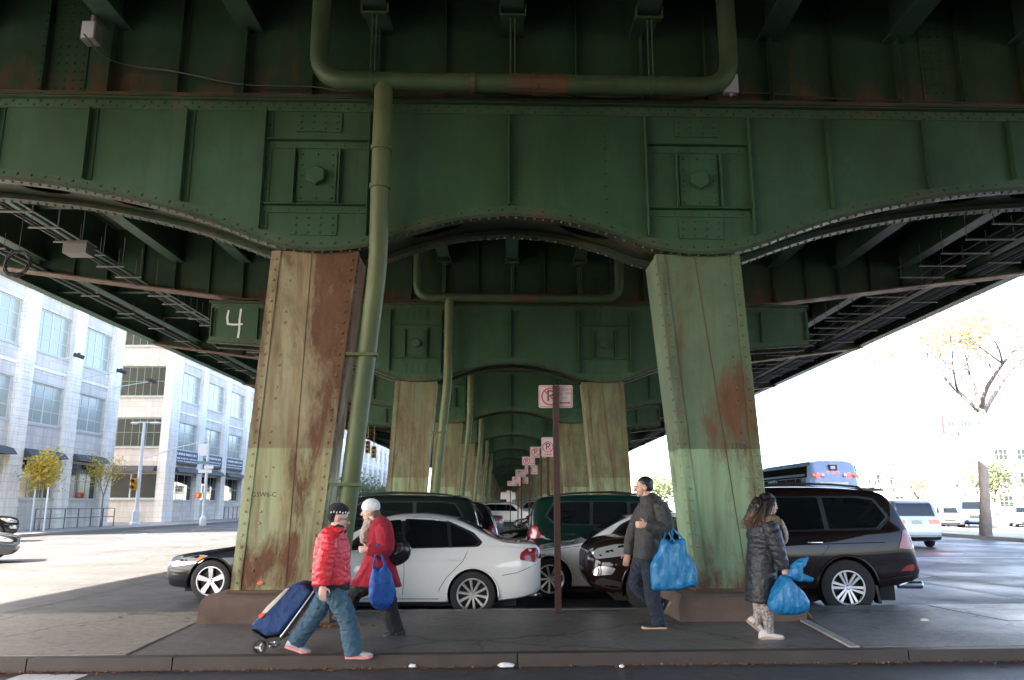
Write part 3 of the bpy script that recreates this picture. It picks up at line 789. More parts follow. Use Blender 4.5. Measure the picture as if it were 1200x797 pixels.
class CarShape:
    def __init__(s, L, hw, top, bot, belt, plan, tumble=.17, shoulder=.93, crown=.06):
        s.L, s.hw, s.tumble, s.sh, s.crown = L, hw, tumble, shoulder, crown
        s.top, s.bot, s.belt, s.plan = smooth(top), smooth(bot), smooth(belt), smooth(plan)
        s.cache = {}
    def section(s, t):
        key = round(t, 4)
        if key in s.cache: return s.cache[key]
        zb, zt, w = s.bot(t), s.top(t), s.hw * s.plan(t)
        be = min(s.belt(t), zt - .015); h = zt - be
        wt = max(.2, s.sh * w - .01 - s.tumble * min(h, 1.6) / .5 * .5)
        side = be - zb
        P = [(0, zb), (.55 * w, zb), (.86 * w, zb + .01), (.945 * w, zb + .035), (.975 * w, zb + .1), (.988 * w, zb + side * .3), (1.0 * w, zb + side * .46), (1.0 * w, zb + side * .62),
             (.992 * w, zb + side * .74), (.975 * w, zb + side * .86), (.955 * w, be - .03 if side > .2 else be - side * .05), (s.sh * w, be)]
        e = min(.10, h * .2)
        n = 8
        for k in range(1, n + 1):
            q = k / n; P.append((s.sh * w - .012 + (wt - s.sh * w + .012) * q ** 1.15, be + (h - e) * q))
        cr = s.crown if h > .2 else s.crown * .5
        z1 = be + h - e
        for k in range(1, 9):
            a = k / 8; y = wt * cos(a * pi / 2) ** .55 if a < 1 else 0
            P.append((y, z1 + e * (1 - (1 - a) ** 2.6)))
        # keep y non-increasing above the shoulder
        s.cache[key] = P
        return P
    def y_at(s, t, z):
        P = s.section(t); best = 0
        for a, b in zip(P[2:-1], P[3:]):
            if (a[1] <= z <= b[1]) and b[1] > a[1]:
                q = (z - a[1]) / (b[1] - a[1]); return a[0] + (b[0] - a[0]) * q
        return P[3][0] if z < P[3][1] else 0.0
    def z_at(s, t, y):
        P = s.section(t)
        for a, b in zip(P[11:-1], P[12:]):
            if a[0] >= y >= b[0] and a[0] > b[0]:
                q = (y - a[0]) / (b[0] - a[0]); return a[1] + (b[1] - a[1]) * q
        return P[-1][1]
    def inside(s, t, y, z):
        return s.bot(t) <= z <= s.top(t) and s.y_at(t, z) >= y
    def end_t(s, y, z, rear):
        a, b = (s.L * .5, s.L) if rear else (s.L * .5, 0.0)
        step = -.02 if rear else .02; t = b
        for i in range(int(s.L * .5 / .02)):
            if s.inside(t, abs(y), z):
                if i == 0: return t
                lo, hi = t, t - step
                for _ in range(7):
                    mid = (lo + hi) / 2
                    if s.inside(mid, abs(y), z): lo = mid
                    else: hi = mid
                return lo
            t += step
        return t

def sub_poly(poly, cell):
    bm = bmesh.new(); vs_ = [bm.verts.new((p[0], p[1], 0)) for p in poly]; bm.faces.new(vs_)
    x0, x1 = min(p[0] for p in poly), max(p[0] for p in poly); y0, y1 = min(p[1] for p in poly), max(p[1] for p in poly)
    for ax, a, b in ((0, x0, x1), (1, y0, y1)):
        n = int((b - a) / cell)
        for k in range(1, n + 1):
            c = [0, 0, 0]; c[ax] = a + (b - a) * k / (n + 1); nn = [0, 0, 0]; nn[ax] = 1
            bmesh.ops.bisect_plane(bm, geom=bm.verts[:] + bm.edges[:] + bm.faces[:], plane_co=c, plane_no=nn)
    bmesh.ops.triangulate(bm, faces=[f for f in bm.faces if len(f.verts) > 4])
    bm.verts.index_update()
    V = [(v.co.x, v.co.y) for v in bm.verts]; Fs = [tuple(v.index for v in f.verts) for f in bm.faces]
    B = [tuple(v.index for v in e.verts) for e in bm.edges if len(e.link_faces) == 1]
    bm.free(); return V, Fs, B
def round_poly(poly, r=.03, n=3):
    out = []
    m = len(poly)
    for i in range(m):
        p = Vector(poly[i]); a = Vector(poly[i - 1]) - p; b = Vector(poly[(i + 1) % m]) - p
        q = min(r, a.length * .4, b.length * .4); a.normalize(); b.normalize()
        for k in range(n + 1):
            t = k / n; v = (p + a * q) * (1 - t) ** 2 + p * 2 * t * (1 - t) + (p + b * q) * t * t; out.append((v.x, v.y))
    return out

class Car:
    """local frame: +X is the car's front, origin on the ground at mid length"""
    def __init__(s, name, label, cat, shape, paint, loc, heading, wheels, group=None, res=.05):
        s.sh = shape; s.L = shape.L; s.paint = paint
        s.root = thing(name, label, cat, loc, heading, group)
        s.wheels = wheels; s.res = res
        s.body_mesh()
    def X(s, t): return s.L / 2 - t
    def body_mesh(s):
        sh = s.sh; L = s.L
        ts = [0, .015, .04, .08, .13]; t = .18
        while t < L - .2: ts.append(t); t += s.res
        ts += [L - .18, L - .13, L - .08, L - .04, L - .015, L]
        secs = []
        for t in ts:
            P = sh.section(t); out = []
            for a, b in zip(P[:-1], P[1:]):
                d = hypot(b[0] - a[0], b[1] - a[1]); n = 1 if d < s.res * 1.6 else min(4, int(d / s.res))
                out.append((a, b))
            secs.append(P)
        # refine every section the same way: split long side segments
        split = [1, 2, 1, 1, 1, 3, 3, 3, 2, 2, 1] + [1] * 16
        R = []
        for P in secs:
            row = []
            for i, (a, b) in enumerate(zip(P[:-1], P[1:])):
                for k in range(split[i]):
                    q = k / split[i]; row.append((a[0] + (b[0] - a[0]) * q, a[1] + (b[1] - a[1]) * q))
            row.append(P[-1]); R.append(row)
        n = len(R[0]); verts = []; faces = []
        grid = {}
        for i, t in enumerate(ts):
            for j, (y, z) in enumerate(R[i]):
                grid[i, j] = [t, y, z]
        dead = set()
        for (wt, wr, Ra) in [(w[0], w[1], w[1] * 1.14) for w in s.wheels]:
            ins = {}
            for (i, j), g in grid.items():
                if g[1] > sh.hw * .6 and hypot(g[0] - wt, g[2] - wr) < Ra: ins[i, j] = 1
            for (i, j) in ins:
                nb = [(i + a, j + b) for a in (-1, 0, 1) for b in (-1, 0, 1)]
                if any(q in grid and q not in ins and grid[q][1] > sh.hw * .6 for q in nb):
                    g = grid[i, j]; dx, dz = g[0] - wt, g[2] - wr; d = hypot(dx, dz) or 1
                    g[0] = wt + dx / d * Ra; g[2] = max(wr + dz / d * Ra, sh.bot(g[0])); g[1] = sh.y_at(g[0], g[2]) if g[2] > sh.bot(g[0]) + .03 else g[1]
                    ins[i, j] = 2
            for k in ins: dead.add((k, ins[k]))
        flag = {}
        for (k, v) in dead: flag[k] = v
        idx = {}
        for side in (1, -1):
            for (i, j), g in grid.items():
                if side == -1 and j in (0, n - 1): idx[side, i, j] = idx[1, i, j]; continue
                idx[side, i, j] = len(verts); verts.append((s.X(g[0]), side * g[1], g[2]))
            for i in range(len(ts) - 1):
                for j in range(n - 1):
                    q = [(i, j), (i + 1, j), (i + 1, j + 1), (i, j + 1)]
                    if all(k in flag for k in q): continue
                    f = [idx[side, a, b] for a, b in q]
                    faces.append(tuple(f) if side == 1 else tuple(reversed(f)))
        for i in (0, len(ts) - 1):
            ring = [idx[1, i, j] for j in range(n)] + [idx[-1, i, j] for j in range(n - 2, 0, -1)]
            faces.append(tuple(ring))
        me = bpy.data.meshes.new('body'); me.from_pydata(verts, [], faces)
        bm = bmesh.new(); bm.from_mesh(me); bmesh.ops.remove_doubles(bm, verts=bm.verts, dist=.0008); bmesh.ops.recalc_face_normals(bm, faces=bm.faces); bm.to_mesh(me); bm.free()
        me.materials.append(MAT(s.paint)); me.polygons.foreach_set('use_smooth', [True] * len(me.polygons)); me.set_sharp_from_angle(angle=radians(38))
        s.body = obj('body', me, s.root)
        # wheel wells
        for (wt, wr, *_r) in s.wheels:
            Ra = wr * 1.14
            for side in (1, -1):
                m = MB(); y1 = side * sh.hw * .965; y0 = side * sh.hw * .45; rings = []
                for k in range(17):
                    a = -.28 + (pi + .56) * k / 16
                    rings.append((s.X(wt) + cos(a) * (Ra + .012), wr + sin(a) * (Ra + .012)))
                o = len(m.v)
                m.v += [(x, y0, z) for x, z in rings] + [(x, y1, z) for x, z in rings]
                m.f += [(k, k + 1, 18 + k, 17 + k) for k in range(16)] + [tuple(range(17))]; m.m += [0] * 17
                m.build('wheel_well', 'underbody', s.body, fix=False)
    # ---- patches laid on the body surface
    def patch(s, name, poly, view='side', mat='glass_dark', off=.006, parent=None, side=None, depth=.02, cell=.09, rnd=.03):
        if rnd: poly = round_poly(poly, rnd)
        V, Fs, B = sub_poly(poly, cell); res = []
        sides = (1, -1) if (view == 'side' and side is None) else ((side,) if view == 'side' else (1,))
        for sd in sides:
            P = []; Q = []
            for (a, b) in V:
                if view == 'side':
                    y = s.sh.y_at(a, b); P.append((s.X(a), sd * (y + off), b)); Q.append((s.X(a), sd * (y - depth), b))
                elif view == 'top':
                    z = s.sh.z_at(a, abs(b)); P.append((s.X(a), b, z + off)); Q.append((s.X(a), b, z - depth))
                else:
                    t = s.sh.end_t(a, b, view == 'rear'); d = 1 if view == 'rear' else -1
                    P.append((s.X(t + d * off), a, b)); Q.append((s.X(t - d * depth), a, b))
            m = MB(); n = len(P)
            m.add(P + Q, list(Fs) + [(e[0], e[1], e[1] + n, e[0] + n) for e in B])
            o = m.build(name, mat, parent or s.body, True, 35); res.append(o)
        return res
    def line(s, name, pts, w=.007, mat='trim_black', view='side', off=.002, parent=None):
        for sd in (1, -1):
            P = []
            for a, b in zip(pts[:-1], pts[1:]):
                n = max(1, int(hypot(b[0] - a[0], b[1] - a[1]) / .08))
                for k in range(n): P.append((a[0] + (b[0] - a[0]) * k / n, a[1] + (b[1] - a[1]) * k / n))
            P.append(pts[-1]); m = MB()
            m.tube([(s.X(t), sd * (s.sh.y_at(t, z) + off - w * .3), z) for t, z in P], w * .6, 5)
            m.build(name, mat, parent or s.body)
    def arch_lip(s, mat=None, r=.016):
        for (wt, wr, *_r) in s.wheels:
            for sd in (1, -1):
                m = MB(); P = []
                for k in range(25):
                    a = -.25 + (pi + .5) * k / 24; t = wt - cos(a) * wr * 1.14; z = wr + sin(a) * wr * 1.14
                    if z < s.sh.bot(t) + .02: continue
                    P.append((s.X(t), sd * (s.sh.y_at(t, z) - .004), z))
                m.tube(P, r, 6); m.build('arch_lip', mat or s.paint, s.body, True)
    def put_wheels(s, style='ten', width=.215, rimmat='alloy'):
        for (wt, wr, rr, *_r) in s.wheels:
            for sd in (1, -1):
                w = make_wheel(wr, rr, width, style, rimmat); w.parent = s.root
                w.location = (s.X(wt), sd * (s.sh.hw * .985 - width / 2), wr); w.rotation_euler = (0, random.uniform(0, 6), 0 if sd == 1 else pi)
    def box(s, name, t, y, z, size, mat, parent=None, both=True, taper=1.0):
        for sd in ((1, -1) if both else (1,)):
            m = MB(); a, b, c = size[0] / 2, size[1] / 2, size[2] / 2; bv = min(size) * .25
            rings = []
            for yy, k in ((-b, .7), (-b + bv, 1), (b - bv, 1), (b, .7 * taper)):
                rings.append([(p * a * k, yy, q * c * k) for p, q in ((-1, -.6), (-.7, -1), (.7, -1), (1, -.6), (1, .6), (.7, 1), (-.7, 1), (-1, .6))])
            m.loft(rings); o = m.build(name, mat, parent or s.root, True, 50); o.location = (s.X(t), sd * y, z)

_wc = {}
def make_wheel(wr, rr, width, style, rimmat):
    key = (wr, rr, width, style, rimmat)
    if key not in _wc:
        h = width / 2; t = MB()
        t.lathe([(rr * .97, -h * .8), (rr * 1.02, -h * .93), (rr + (wr - rr) * .55, -h), (wr * .975, -h * .86), (wr, -h * .62), (wr, h * .62), (wr * .975, h * .86), (rr + (wr - rr) * .55, h), (rr * 1.02, h * .93), (rr * .97, h * .8)], axis='y', n=40, caps=False)
        tyre = t.mesh('tyre', 'tyre_rubber', True, 40)
        b = MB()
        b.lathe([(rr * .2, h * .2), (rr * .95, h * .15), (rr * .95, -h * .8)], axis='y', n=32, mi=1, caps=False)     # dark barrel
        b.lathe([(rr * .90, h * .62), (rr * .90, h * .86), (rr * .94, h * .93), (rr, h * .93), (rr, h * .6)], axis='y', n=40, caps=False)
        b.lathe([(0.001, h * .86), (rr * .09, h * .86), (rr * .17, h * .76), (rr * .19, h * .5), (rr * .19, h * .15)], axis='y', n=20, caps=False)
        n, pair, wd = {'five': (5, 1, .19), 'ten': (10, 1, .10), 'twin': (7, 2, .058), 'six': (6, 2, .085), 'nine': (9, 1, .085)}[style]
        for k in range(n):
            for q in range(pair):
                a0 = 2 * pi * k / n; sp = 0 if pair == 1 else (q - .5) * 2
                d0 = Vector((sin(a0), 0, cos(a0))); sd = Vector((cos(a0), 0, -sin(a0)))
                p0 = d0 * rr * .12 + sd * sp * rr * .055; p1 = d0 * rr * .92 + sd * sp * rr * (.11 if style == 'twin' else .15)
                w0 = sd * rr * wd * .8; w1 = sd * rr * wd * (1.25 if style in ('five', 'six') else 1.0)
                up0, lo0, up1, lo1 = h * .80, h * .45, h * .88, h * .6
                b.hexa([p0 - w0 + Vector((0, lo0, 0)), p0 + w0 + Vector((0, lo0, 0)), p1 + w1 + Vector((0, lo1, 0)), p1 - w1 + Vector((0, lo1, 0)),
                        p0 - w0 * .75 + Vector((0, up0, 0)), p0 + w0 * .75 + Vector((0, up0, 0)), p1 + w1 * .75 + Vector((0, up1, 0)), p1 - w1 * .75 + Vector((0, up1, 0))])
        rim = b.mesh('wheel', [rimmat, 'alloy_dark'], True, 30)
        bm = bmesh.new(); bm.from_mesh(rim); bmesh.ops.recalc_face_normals(bm, faces=bm.faces); bm.to_mesh(rim); bm.free()
        _wc[key] = (rim, tyre)
    rim, tyre = _wc[key]
    o = obj('wheel', rim); obj('tyre', tyre, o); return o

FACE_LEFT, FACE_RIGHT, FACE_AWAY, FACE_NEAR = pi, 0.0, pi / 2, -pi / 2

def sedan(label, paint, loc, heading, style='ten', res=.05, group=None, rim='alloy', wr=.32, L=4.55, name='sedan_car', sunroof=False, glassm='glass_dark', headlight=True):
    k = L / 4.55
    S = lambda P: [(a * k, b) for a, b in P]
    sh = CarShape(L, .905,
        top=S([(0, .60), (.05, .68), (.2, .735), (.6, .80), (1.15, .885), (1.38, .94), (1.75, 1.16), (2.15, 1.365), (2.55, 1.425), (2.95, 1.415), (3.35, 1.335), (3.75, 1.145), (3.98, 1.045), (4.15, 1.02), (4.4, 1.01), (4.50, .98), (4.55, .90)]),
        bot=S([(0, .34), (.06, .24), (.3, .20), (.9, .19), (3.7, .20), (4.2, .24), (4.45, .30), (4.55, .36)]),
        belt=S([(0, .60), (.6, .74), (1.2, .86), (1.4, .90), (2.4, .935), (3.4, .965), (3.8, .975), (4.2, .965), (4.55, .9)]),
        plan=S([(0, .68), (.04, .78), (.12, .86), (.3, .93), (.6, .97), (1.2, .995), (2.2, 1.0), (3.4, .995), (3.9, .97), (4.25, .92), (4.43, .85), (4.51, .78), (4.55, .72)]), tumble=.42)
    c = Car(name, label, 'car', sh, paint, loc, heading, [(.80 * k, wr, wr * .70), (3.56 * k, wr, wr * .70)], group, res)
    c.put_wheels(style, rimmat=rim); c.arch_lip()
    dl = lambda P: S(P)
    # side glass: two doors and quarter light
    c.patch('window', dl([(1.72, .935), (2.50, .955), (2.47, 1.345), (2.30, 1.33), (2.06, 1.235)]), mat=glassm)
    c.patch('window', dl([(2.56, .957), (3.20, .972), (3.15, 1.30), (2.95, 1.338), (2.53, 1.355)]), mat=glassm)
    c.patch('window', dl([(3.25, .972), (3.58, .985), (3.63, 1.03), (3.53, 1.13), (3.21, 1.283)]), mat=glassm)
    c.patch('window_frame', dl([(1.64, .918), (3.64, .968), (3.70, 1.03), (3.56, 1.165), (3.18, 1.325), (2.88, 1.378), (2.4, 1.385), (2.22, 1.345), (1.98, 1.225)]), mat='trim_black', off=.002, depth=.01)
    c.patch('windscreen', [(1.42 * k, -.66), (1.42 * k, .66), (2.10 * k, .55), (2.10 * k, -.55)], 'top', glassm, off=.004)
    c.patch('rear_window', [(3.30 * k, -.54), (3.30 * k, .54), (3.92 * k, .60), (3.92 * k, -.60)], 'top', glassm, off=.004)
    c.patch('headlight', dl([(.08, .60), (.14, .55), (.62, .62), (.74, .73), (.62, .745), (.3, .69)]), mat='lamp_clear', off=.005)
    c.patch('indicator', dl([(.52, .635), (.60, .65), (.68, .72), (.60, .72)]), mat='lamp_amber', off=.009)
    c.patch('tail_light', dl([(4.24, .79), (4.50, .745), (4.53, .85), (4.50, .95), (4.34, .945), (4.25, .88)]), mat='lamp_red', off=.008)
    c.patch('tail_light_inner', [(.50, .80), (.72, .80), (.70, .93), (.50, .92)], 'rear', 'lamp_red', off=.008)
    c.patch('tail_light_inner', [(-.72, .80), (-.50, .80), (-.50, .92), (-.70, .93)], 'rear', 'lamp_red', off=.008)
    c.patch('license_plate', [(-.17, .62), (.17, .62), (.17, .75), (-.17, .75)], 'rear', 'plate_white', off=.012, rnd=.01)
    c.patch('grille', [(-.32, .46), (.32, .46), (.36, .60), (-.36, .60)], 'front', 'trim_black', off=.006)
    c.patch('air_intake', [(-.6, .27), (.6, .27), (.56, .38), (-.56, .38)], 'front', 'trim_black', off=.005)
    # shut lines, sills, handles, mirrors
    c.line('door_seam', dl([(1.42, .88), (1.36, .70), (1.36, .36), (1.42, .26)])); c.line('door_seam', dl([(2.55, .93), (2.57, .6), (2.55, .26)]))
    c.line('door_seam', dl([(3.50, .95), (3.42, .78), (3.18, .55), (3.08, .40), (3.06, .26)])); c.line('sill_seam', dl([(1.42, .265), (3.06, .265)]))
    c.line('bumper_seam', dl([(3.98, .58), (4.2, .615), (4.48, .72)])); c.line('bonnet_seam', dl([(.55, .765), (1.1, .845), (1.36, .875)]))
    c.line('crease', dl([(.95, .70), (2.0, .735), (3.2, .775), (4.1, .80)]), w=.010, mat=paint, off=.0)
    for t in (2.36, 3.30): c.box('door_handle', t * k, sh.y_at(t * k, .80) + .012, .80, (.20, .035, .035), paint)
    c.box('mirror', 1.70 * k, .93, .97, (.12, .2, .13), paint)
    if headlight: c.line('bumper_seam', dl([(.08, .52), (.4, .50), (.5, .42)]))
    m = MB(); m.span((-L / 2 + .35, -.7, .15), (L / 2 - .35, .7, .30)); m.build('underbody', 'underbody', c.root)
    return c

def suv(label, paint, loc, heading, style='six', res=.05, group=None, L=4.85, H=1.86, hw=.935, wr=.385, glassm='glass_dark', rails=True, boxy=0.0, name='suv_car', rim='alloy', cat='car', chrome=True):
    k = L / 4.85; q = H / 1.86
    S = lambda P: [(a * k, b * q) for a, b in P]
    bx = boxy
    sh = CarShape(L, hw,
        top=S([(0, .80), (.05, .93), (.2, 1.03), (.6, 1.09), (1.1, 1.13), (1.38, 1.17), (1.65, 1.38), (2.02, 1.68), (2.4, 1.785), (2.9, 1.82), (3.7, 1.815), (4.25, 1.775), (4.45 + .12 * bx, 1.73), (4.56 + .1 * bx, 1.60), (4.66 + .06 * bx, 1.35), (4.75, 1.12), (4.80, .95), (4.85, .75)]),
        bot=S([(0, .50), (.06, .38), (.3, .30), (.8, .29), (1.5, .30), (3.6, .31), (4.2, .36), (4.6, .42), (4.85, .48)]),
        belt=S([(0, .80), (.6, 1.02), (1.3, 1.10), (1.5, 1.13), (2.5, 1.16), (3.7, 1.19), (4.3, 1.21), (4.6, 1.2), (4.75, 1.08), (4.85, .75)]),
        plan=S([(0, .72), (.04, .80), (.12, .88), (.3, .94), (.6, .975), (1.2, .995), (2.2, 1.0), (3.6, 1.0), (4.1, .985), (4.45, .955), (4.68, .90), (4.79, .83), (4.85, .76)]) if q else None, tumble=.26, crown=.05)
    sh.plan = smooth([(a * k, b) for a, b in [(0, .72), (.04, .80), (.12, .88), (.3, .94), (.6, .975), (1.2, .995), (2.2, 1.0), (3.6, 1.0), (4.1, .985), (4.45, .955), (4.68, .90), (4.79, .83), (4.85, .76)]])
    c = Car(name, label, cat, sh, paint, loc, heading, [(.93 * k, wr, wr * .62), (3.72 * k, wr, wr * .62)], group, res)
    c.put_wheels(style, .25, rim); c.arch_lip(None, .022)
    c.patch('window', S([(1.86, 1.165), (2.66, 1.185), (2.66, 1.63), (2.45, 1.635), (2.22, 1.52)]), mat=glassm)
    c.patch('window', S([(2.73, 1.187), (3.46, 1.205), (3.43, 1.66), (2.73, 1.66)]), mat=glassm)
    c.patch('window', S([(3.53, 1.207), (4.22, 1.225), (4.40, 1.38), (4.25, 1.62), (4.0, 1.655), (3.50, 1.66)]), mat=glassm)
    c.patch('window_frame', S([(1.78, 1.145), (4.27, 1.205), (4.45, 1.38), (4.28, 1.65), (4.0, 1.685), (2.42, 1.67), (2.18, 1.55)]), mat='trim_black', off=.002, depth=.01)
    if chrome: c.line('window_trim', S([(1.80, 1.14), (3.0, 1.172), (4.26, 1.20), (4.46, 1.375), (4.38, 1.52)]), w=.018, mat='chrome', off=.004)
    c.patch('windscreen', [(1.42 * k, -.70), (1.42 * k, .70), (2.10 * k, .58), (2.10 * k, -.58)], 'top', glassm, off=.004)
    c.patch('rear_window', [(-.60, 1.20 * q), (.60, 1.20 * q), (.55, 1.62 * q), (-.55, 1.62 * q)], 'rear', glassm, off=.006)
    c.patch('headlight', S([(.07, .86), (.12, .78), (.5, .83), (.74, .97), (.72, 1.00), (.4, .99), (.15, .93)]), mat='lamp_clear', off=.006)
    c.patch('indicator', S([(.50, .88), (.56, .88), (.71, .965), (.66, .985), (.58, .96)]), mat='lamp_amber', off=.011)
    c.patch('fog_lamp', S([(.06, .60), (.10, .55), (.35, .57), (.40, .66), (.16, .69)]), mat='chrome', off=.006)
    c.patch('lower_bumper', S([(.03, .45), (.35, .36), (.48, .37), (.46, .47), (.2, .52)]), mat='trim_black', off=.003)
    c.patch('tail_light', S([(4.50, .94), (4.74, .92), (4.77, 1.03), (4.69, 1.19), (4.61, 1.19), (4.56, 1.06)]), mat='lamp_red', off=.010)
    for sd in (-1, 1):
        c.patch('tail_light_inner', [(p * sd, z * q) for p, z in ((.55, .93), (.80, .93), (.78, 1.14), (.68, 1.14))][::sd], 'rear', 'lamp_red', off=.008)
        c.patch('reflector', [(p * sd, z * q) for p, z in ((.55, .60), (.72, .60), (.72, .66), (.55, .66))][::sd], 'rear', 'lamp_red', off=.008)
    c.patch('license_plate', [(-.17, .80 * q), (.17, .80 * q), (.17, .93 * q), (-.17, .93 * q)], 'rear', 'plate_white', off=.012, rnd=.01)
    c.patch('grille', [(-.45, .58 * q), (.45, .58 * q), (.5, .9 * q), (-.5, .9 * q)], 'front', 'chrome', off=.01)
    c.patch('grille_mesh', [(-.40, .62 * q), (.40, .62 * q), (.44, .87 * q), (-.44, .87 * q)], 'front', 'trim_black', off=.016)
    c.line('door_seam', S([(1.52, 1.10), (1.46, .85), (1.46, .50), (1.52, .37)])); c.line('door_seam', S([(2.70, 1.16), (2.72, .8), (2.70, .37)]))
    c.line('door_seam', S([(3.50, 1.18), (3.47, .95), (3.25, .72), (3.16, .55), (3.14, .37)])); c.line('bumper_seam', S([(4.12, .70), (4.4, .74), (4.72, .82)]))
    c.line('crease', S([(.9, .93), (2.0, .96), (3.2, .99), (4.3, 1.02)]), w=.012, mat=paint, off=0)
    c.line('sill_trim', S([(1.5, .40), (3.1, .40)]), w=.03, mat='trim_black', off=.004)
    if chrome: c.line('bumper_trim', S([(4.13, .50), (4.4, .53), (4.7, .56)]), w=.02, mat='chrome', off=.004)
    c.patch('rear_reflector', S([(4.5, .62), (4.74, .62), (4.75, .71), (4.62, .70)]), mat='lamp_red', off=.006)
    for t in (2.48, 3.28): c.box('door_handle', t * k, sh.y_at(t * k, 1.02 * q) + .015, 1.02 * q, (.22, .04, .035), 'chrome' if chrome else paint)
    c.box('mirror', 1.84 * k, hw + .06, 1.19 * q, (.12, .22, .19), paint)
    if rails:
        for sd in (1, -1):
            m = MB(); P = [(sh.L / 2 - t * k, sd * .60, sh.z_at(t * k, .60) + z) for t, z in ((2.2, .005), (2.3, .055), (3.0, .07), (3.7, .06), (4.1, .05), (4.2, .0))]
            m.tube(P, .018, 6); m.build('roof_rail', 'trim_black', c.root, True)
    m = MB(); R = []
    for t, z, w in ((4.18, 1.80, .56), (4.36, 1.80, .58), (4.50, 1.775, .56)):
        R.append([(c.X(t * k), -w, z * q - .02), (c.X(t * k), w, z * q - .02), (c.X(t * k), w, z * q + .005), (c.X(t * k), -w, z * q + .005)])
    m.loft(R); m.build('spoiler', paint, c.root)
    m = MB(); m.span((-L / 2 + .4, -.75, .2), (L / 2 - .4, .75, .40)); m.build('underbody', 'underbody', c.root)
    return c

def minivan(label, paint, loc, heading, group=None, res=.08):
    L = 5.1
    sh = CarShape(L, .96,
        top=[(0, .62), (.05, .75), (.3, .88), (.9, 1.02), (1.2, 1.10), (1.7, 1.42), (2.2, 1.68), (2.8, 1.75), (4.2, 1.74), (4.7, 1.69), (4.88, 1.55), (5.0, 1.2), (5.06, .95), (5.1, .6)],
        bot=[(0, .36), (.1, .24), (.5, .2), (4.5, .22), (4.9, .28), (5.1, .36)],
        belt=[(0, .62), (.9, .95), (1.3, 1.0), (3, 1.05), (4.8, 1.06), (4.98, 1.05), (5.1, .6)],
        plan=[(0, .66), (.05, .76), (.15, .86), (.5, .95), (1.2, 1.0), (4.2, 1.0), (4.7, .97), (4.95, .93), (5.06, .86), (5.1, .8)], tumble=.24)
    c = Car('minivan', label, 'minivan', sh, paint, loc, heading, [(.95, .33, .2), (3.95, .33, .2)], group, res)
    c.put_wheels('five'); c.arch_lip()
    c.patch('window', [(1.6, 1.05), (2.5, 1.09), (2.5, 1.58), (2.3, 1.57)]); c.patch('window', [(2.6, 1.09), (3.6, 1.1), (3.58, 1.6), (2.6, 1.6)]); c.patch('window', [(3.7, 1.1), (4.72, 1.1), (4.62, 1.58), (3.68, 1.6)])
    c.patch('rear_window', [(-.68, 1.14), (.68, 1.14), (.60, 1.60), (-.60, 1.60)], 'rear', 'glass_dark', off=.008)
    c.patch('windscreen', [(1.25, -.7), (1.25, .7), (2.1, .58), (2.1, -.58)], 'top', 'glass_dark', off=.004)
    for sd in (1, -1):
        c.patch('tail_light', [(p * sd, z) for p, z in ((.42, .86), (.86, .86), (.84, 1.02), (.42, 1.02))][::sd], 'rear', 'brake_light', off=.012)
    c.patch('license_plate', [(-.18, .86), (.18, .86), (.18, 1.0), (-.18, 1.0)], 'rear', 'plate_white', off=.012, rnd=.01)
    c.patch('bumper', [(-.86, .30), (.86, .30), (.86, .40), (-.86, .40)], 'rear', 'trim_black', off=.02)
    c.patch('bumper_step', [(-.9, .52), (.9, .52), (.9, .58), (-.9, .58)], 'rear', 'paint_silver', off=.03)
    c.box('mirror', 1.62, 1.03, 1.1, (.12, .2, .16), paint)
    return c

# ---- the row parked behind the island
c = sedan('white sedan with dark windows and ten-spoke wheels parked behind the island', 'paint_white', (-1.80, 12.50, LOW), FACE_LEFT, 'ten', .045, L=4.42)
m = MB(); m.tube([(-2.24, .5, .27), (-2.0, .5, .27)], .035, 10); m.build('exhaust_pipe', 'chrome', c.root)
suv_main = suv('dark brown SUV with chrome window trim parked behind the less rusty column', 'paint_brown', (3.52, 12.78, LOW), FACE_LEFT, 'six', .045, wr=.39)
m = MB(); m.tube([(-2.40, -.25, .36), (-2.55, -.25, .34), (-2.68, -.25, .38)], .03, 8); m.ell((-2.70, -.25, .42), (.03, .03, .03)); m.build('tow_ball', 'chrome', suv_main.root)
m = MB(); m.lathe([(.05, -.05), (.055, -.04), (.05, .3), (.03, .3)], (0, 0, 0), 'x', 12); o = m.build('exhaust_tip', 'chrome', suv_main.root); o.location = (-2.44, .62, .40)
m = MB(); m.hexa([(-1.72, -.90, .17), (-1.72, -.74, .17), (-1.76, -.74, .17), (-1.76, -.90, .17), (-1.68, -.90, .42), (-1.68, -.74, .42), (-1.72, -.74, .42), (-1.72, -.90, .42)]); m.build('mud_flap', 'trim_black', suv_main.root)
m = MB(); m.hexa([(-1.72, .74, .17), (-1.72, .90, .17), (-1.76, .90, .17), (-1.76, .74, .17), (-1.68, .74, .42), (-1.68, .90, .42), (-1.72, .90, .42), (-1.72, .74, .42)]); m.build('mud_flap', 'trim_black', suv_main.root)
sedan('white sedan parked nose to the white ten-spoke car, behind the signpost', 'paint_white', (2.18, 14.75, LOW), FACE_LEFT, 'nine', .06, rim='alloy', L=4.75, wr=.335)
sedan('black sedan with bright five-spoke wheel, nose showing past the rusty column', 'paint_navy', (-3.42, 14.45, LOW), FACE_LEFT, 'five', .05, L=4.7, wr=.33)
suv('long black SUV parked behind the white ten-spoke sedan', 'paint_darkgreen', (-3.02, 17.05, LOW), FACE_LEFT, 'five', .07, L=4.95, H=1.79, rails=True, chrome=False, boxy=.6)
suv('dark green SUV with red tail lamp parked behind the signpost', 'paint_green', (2.62, 17.2, LOW), FACE_RIGHT, 'five', .06, L=4.7, H=1.80, chrome=False, boxy=1.0)
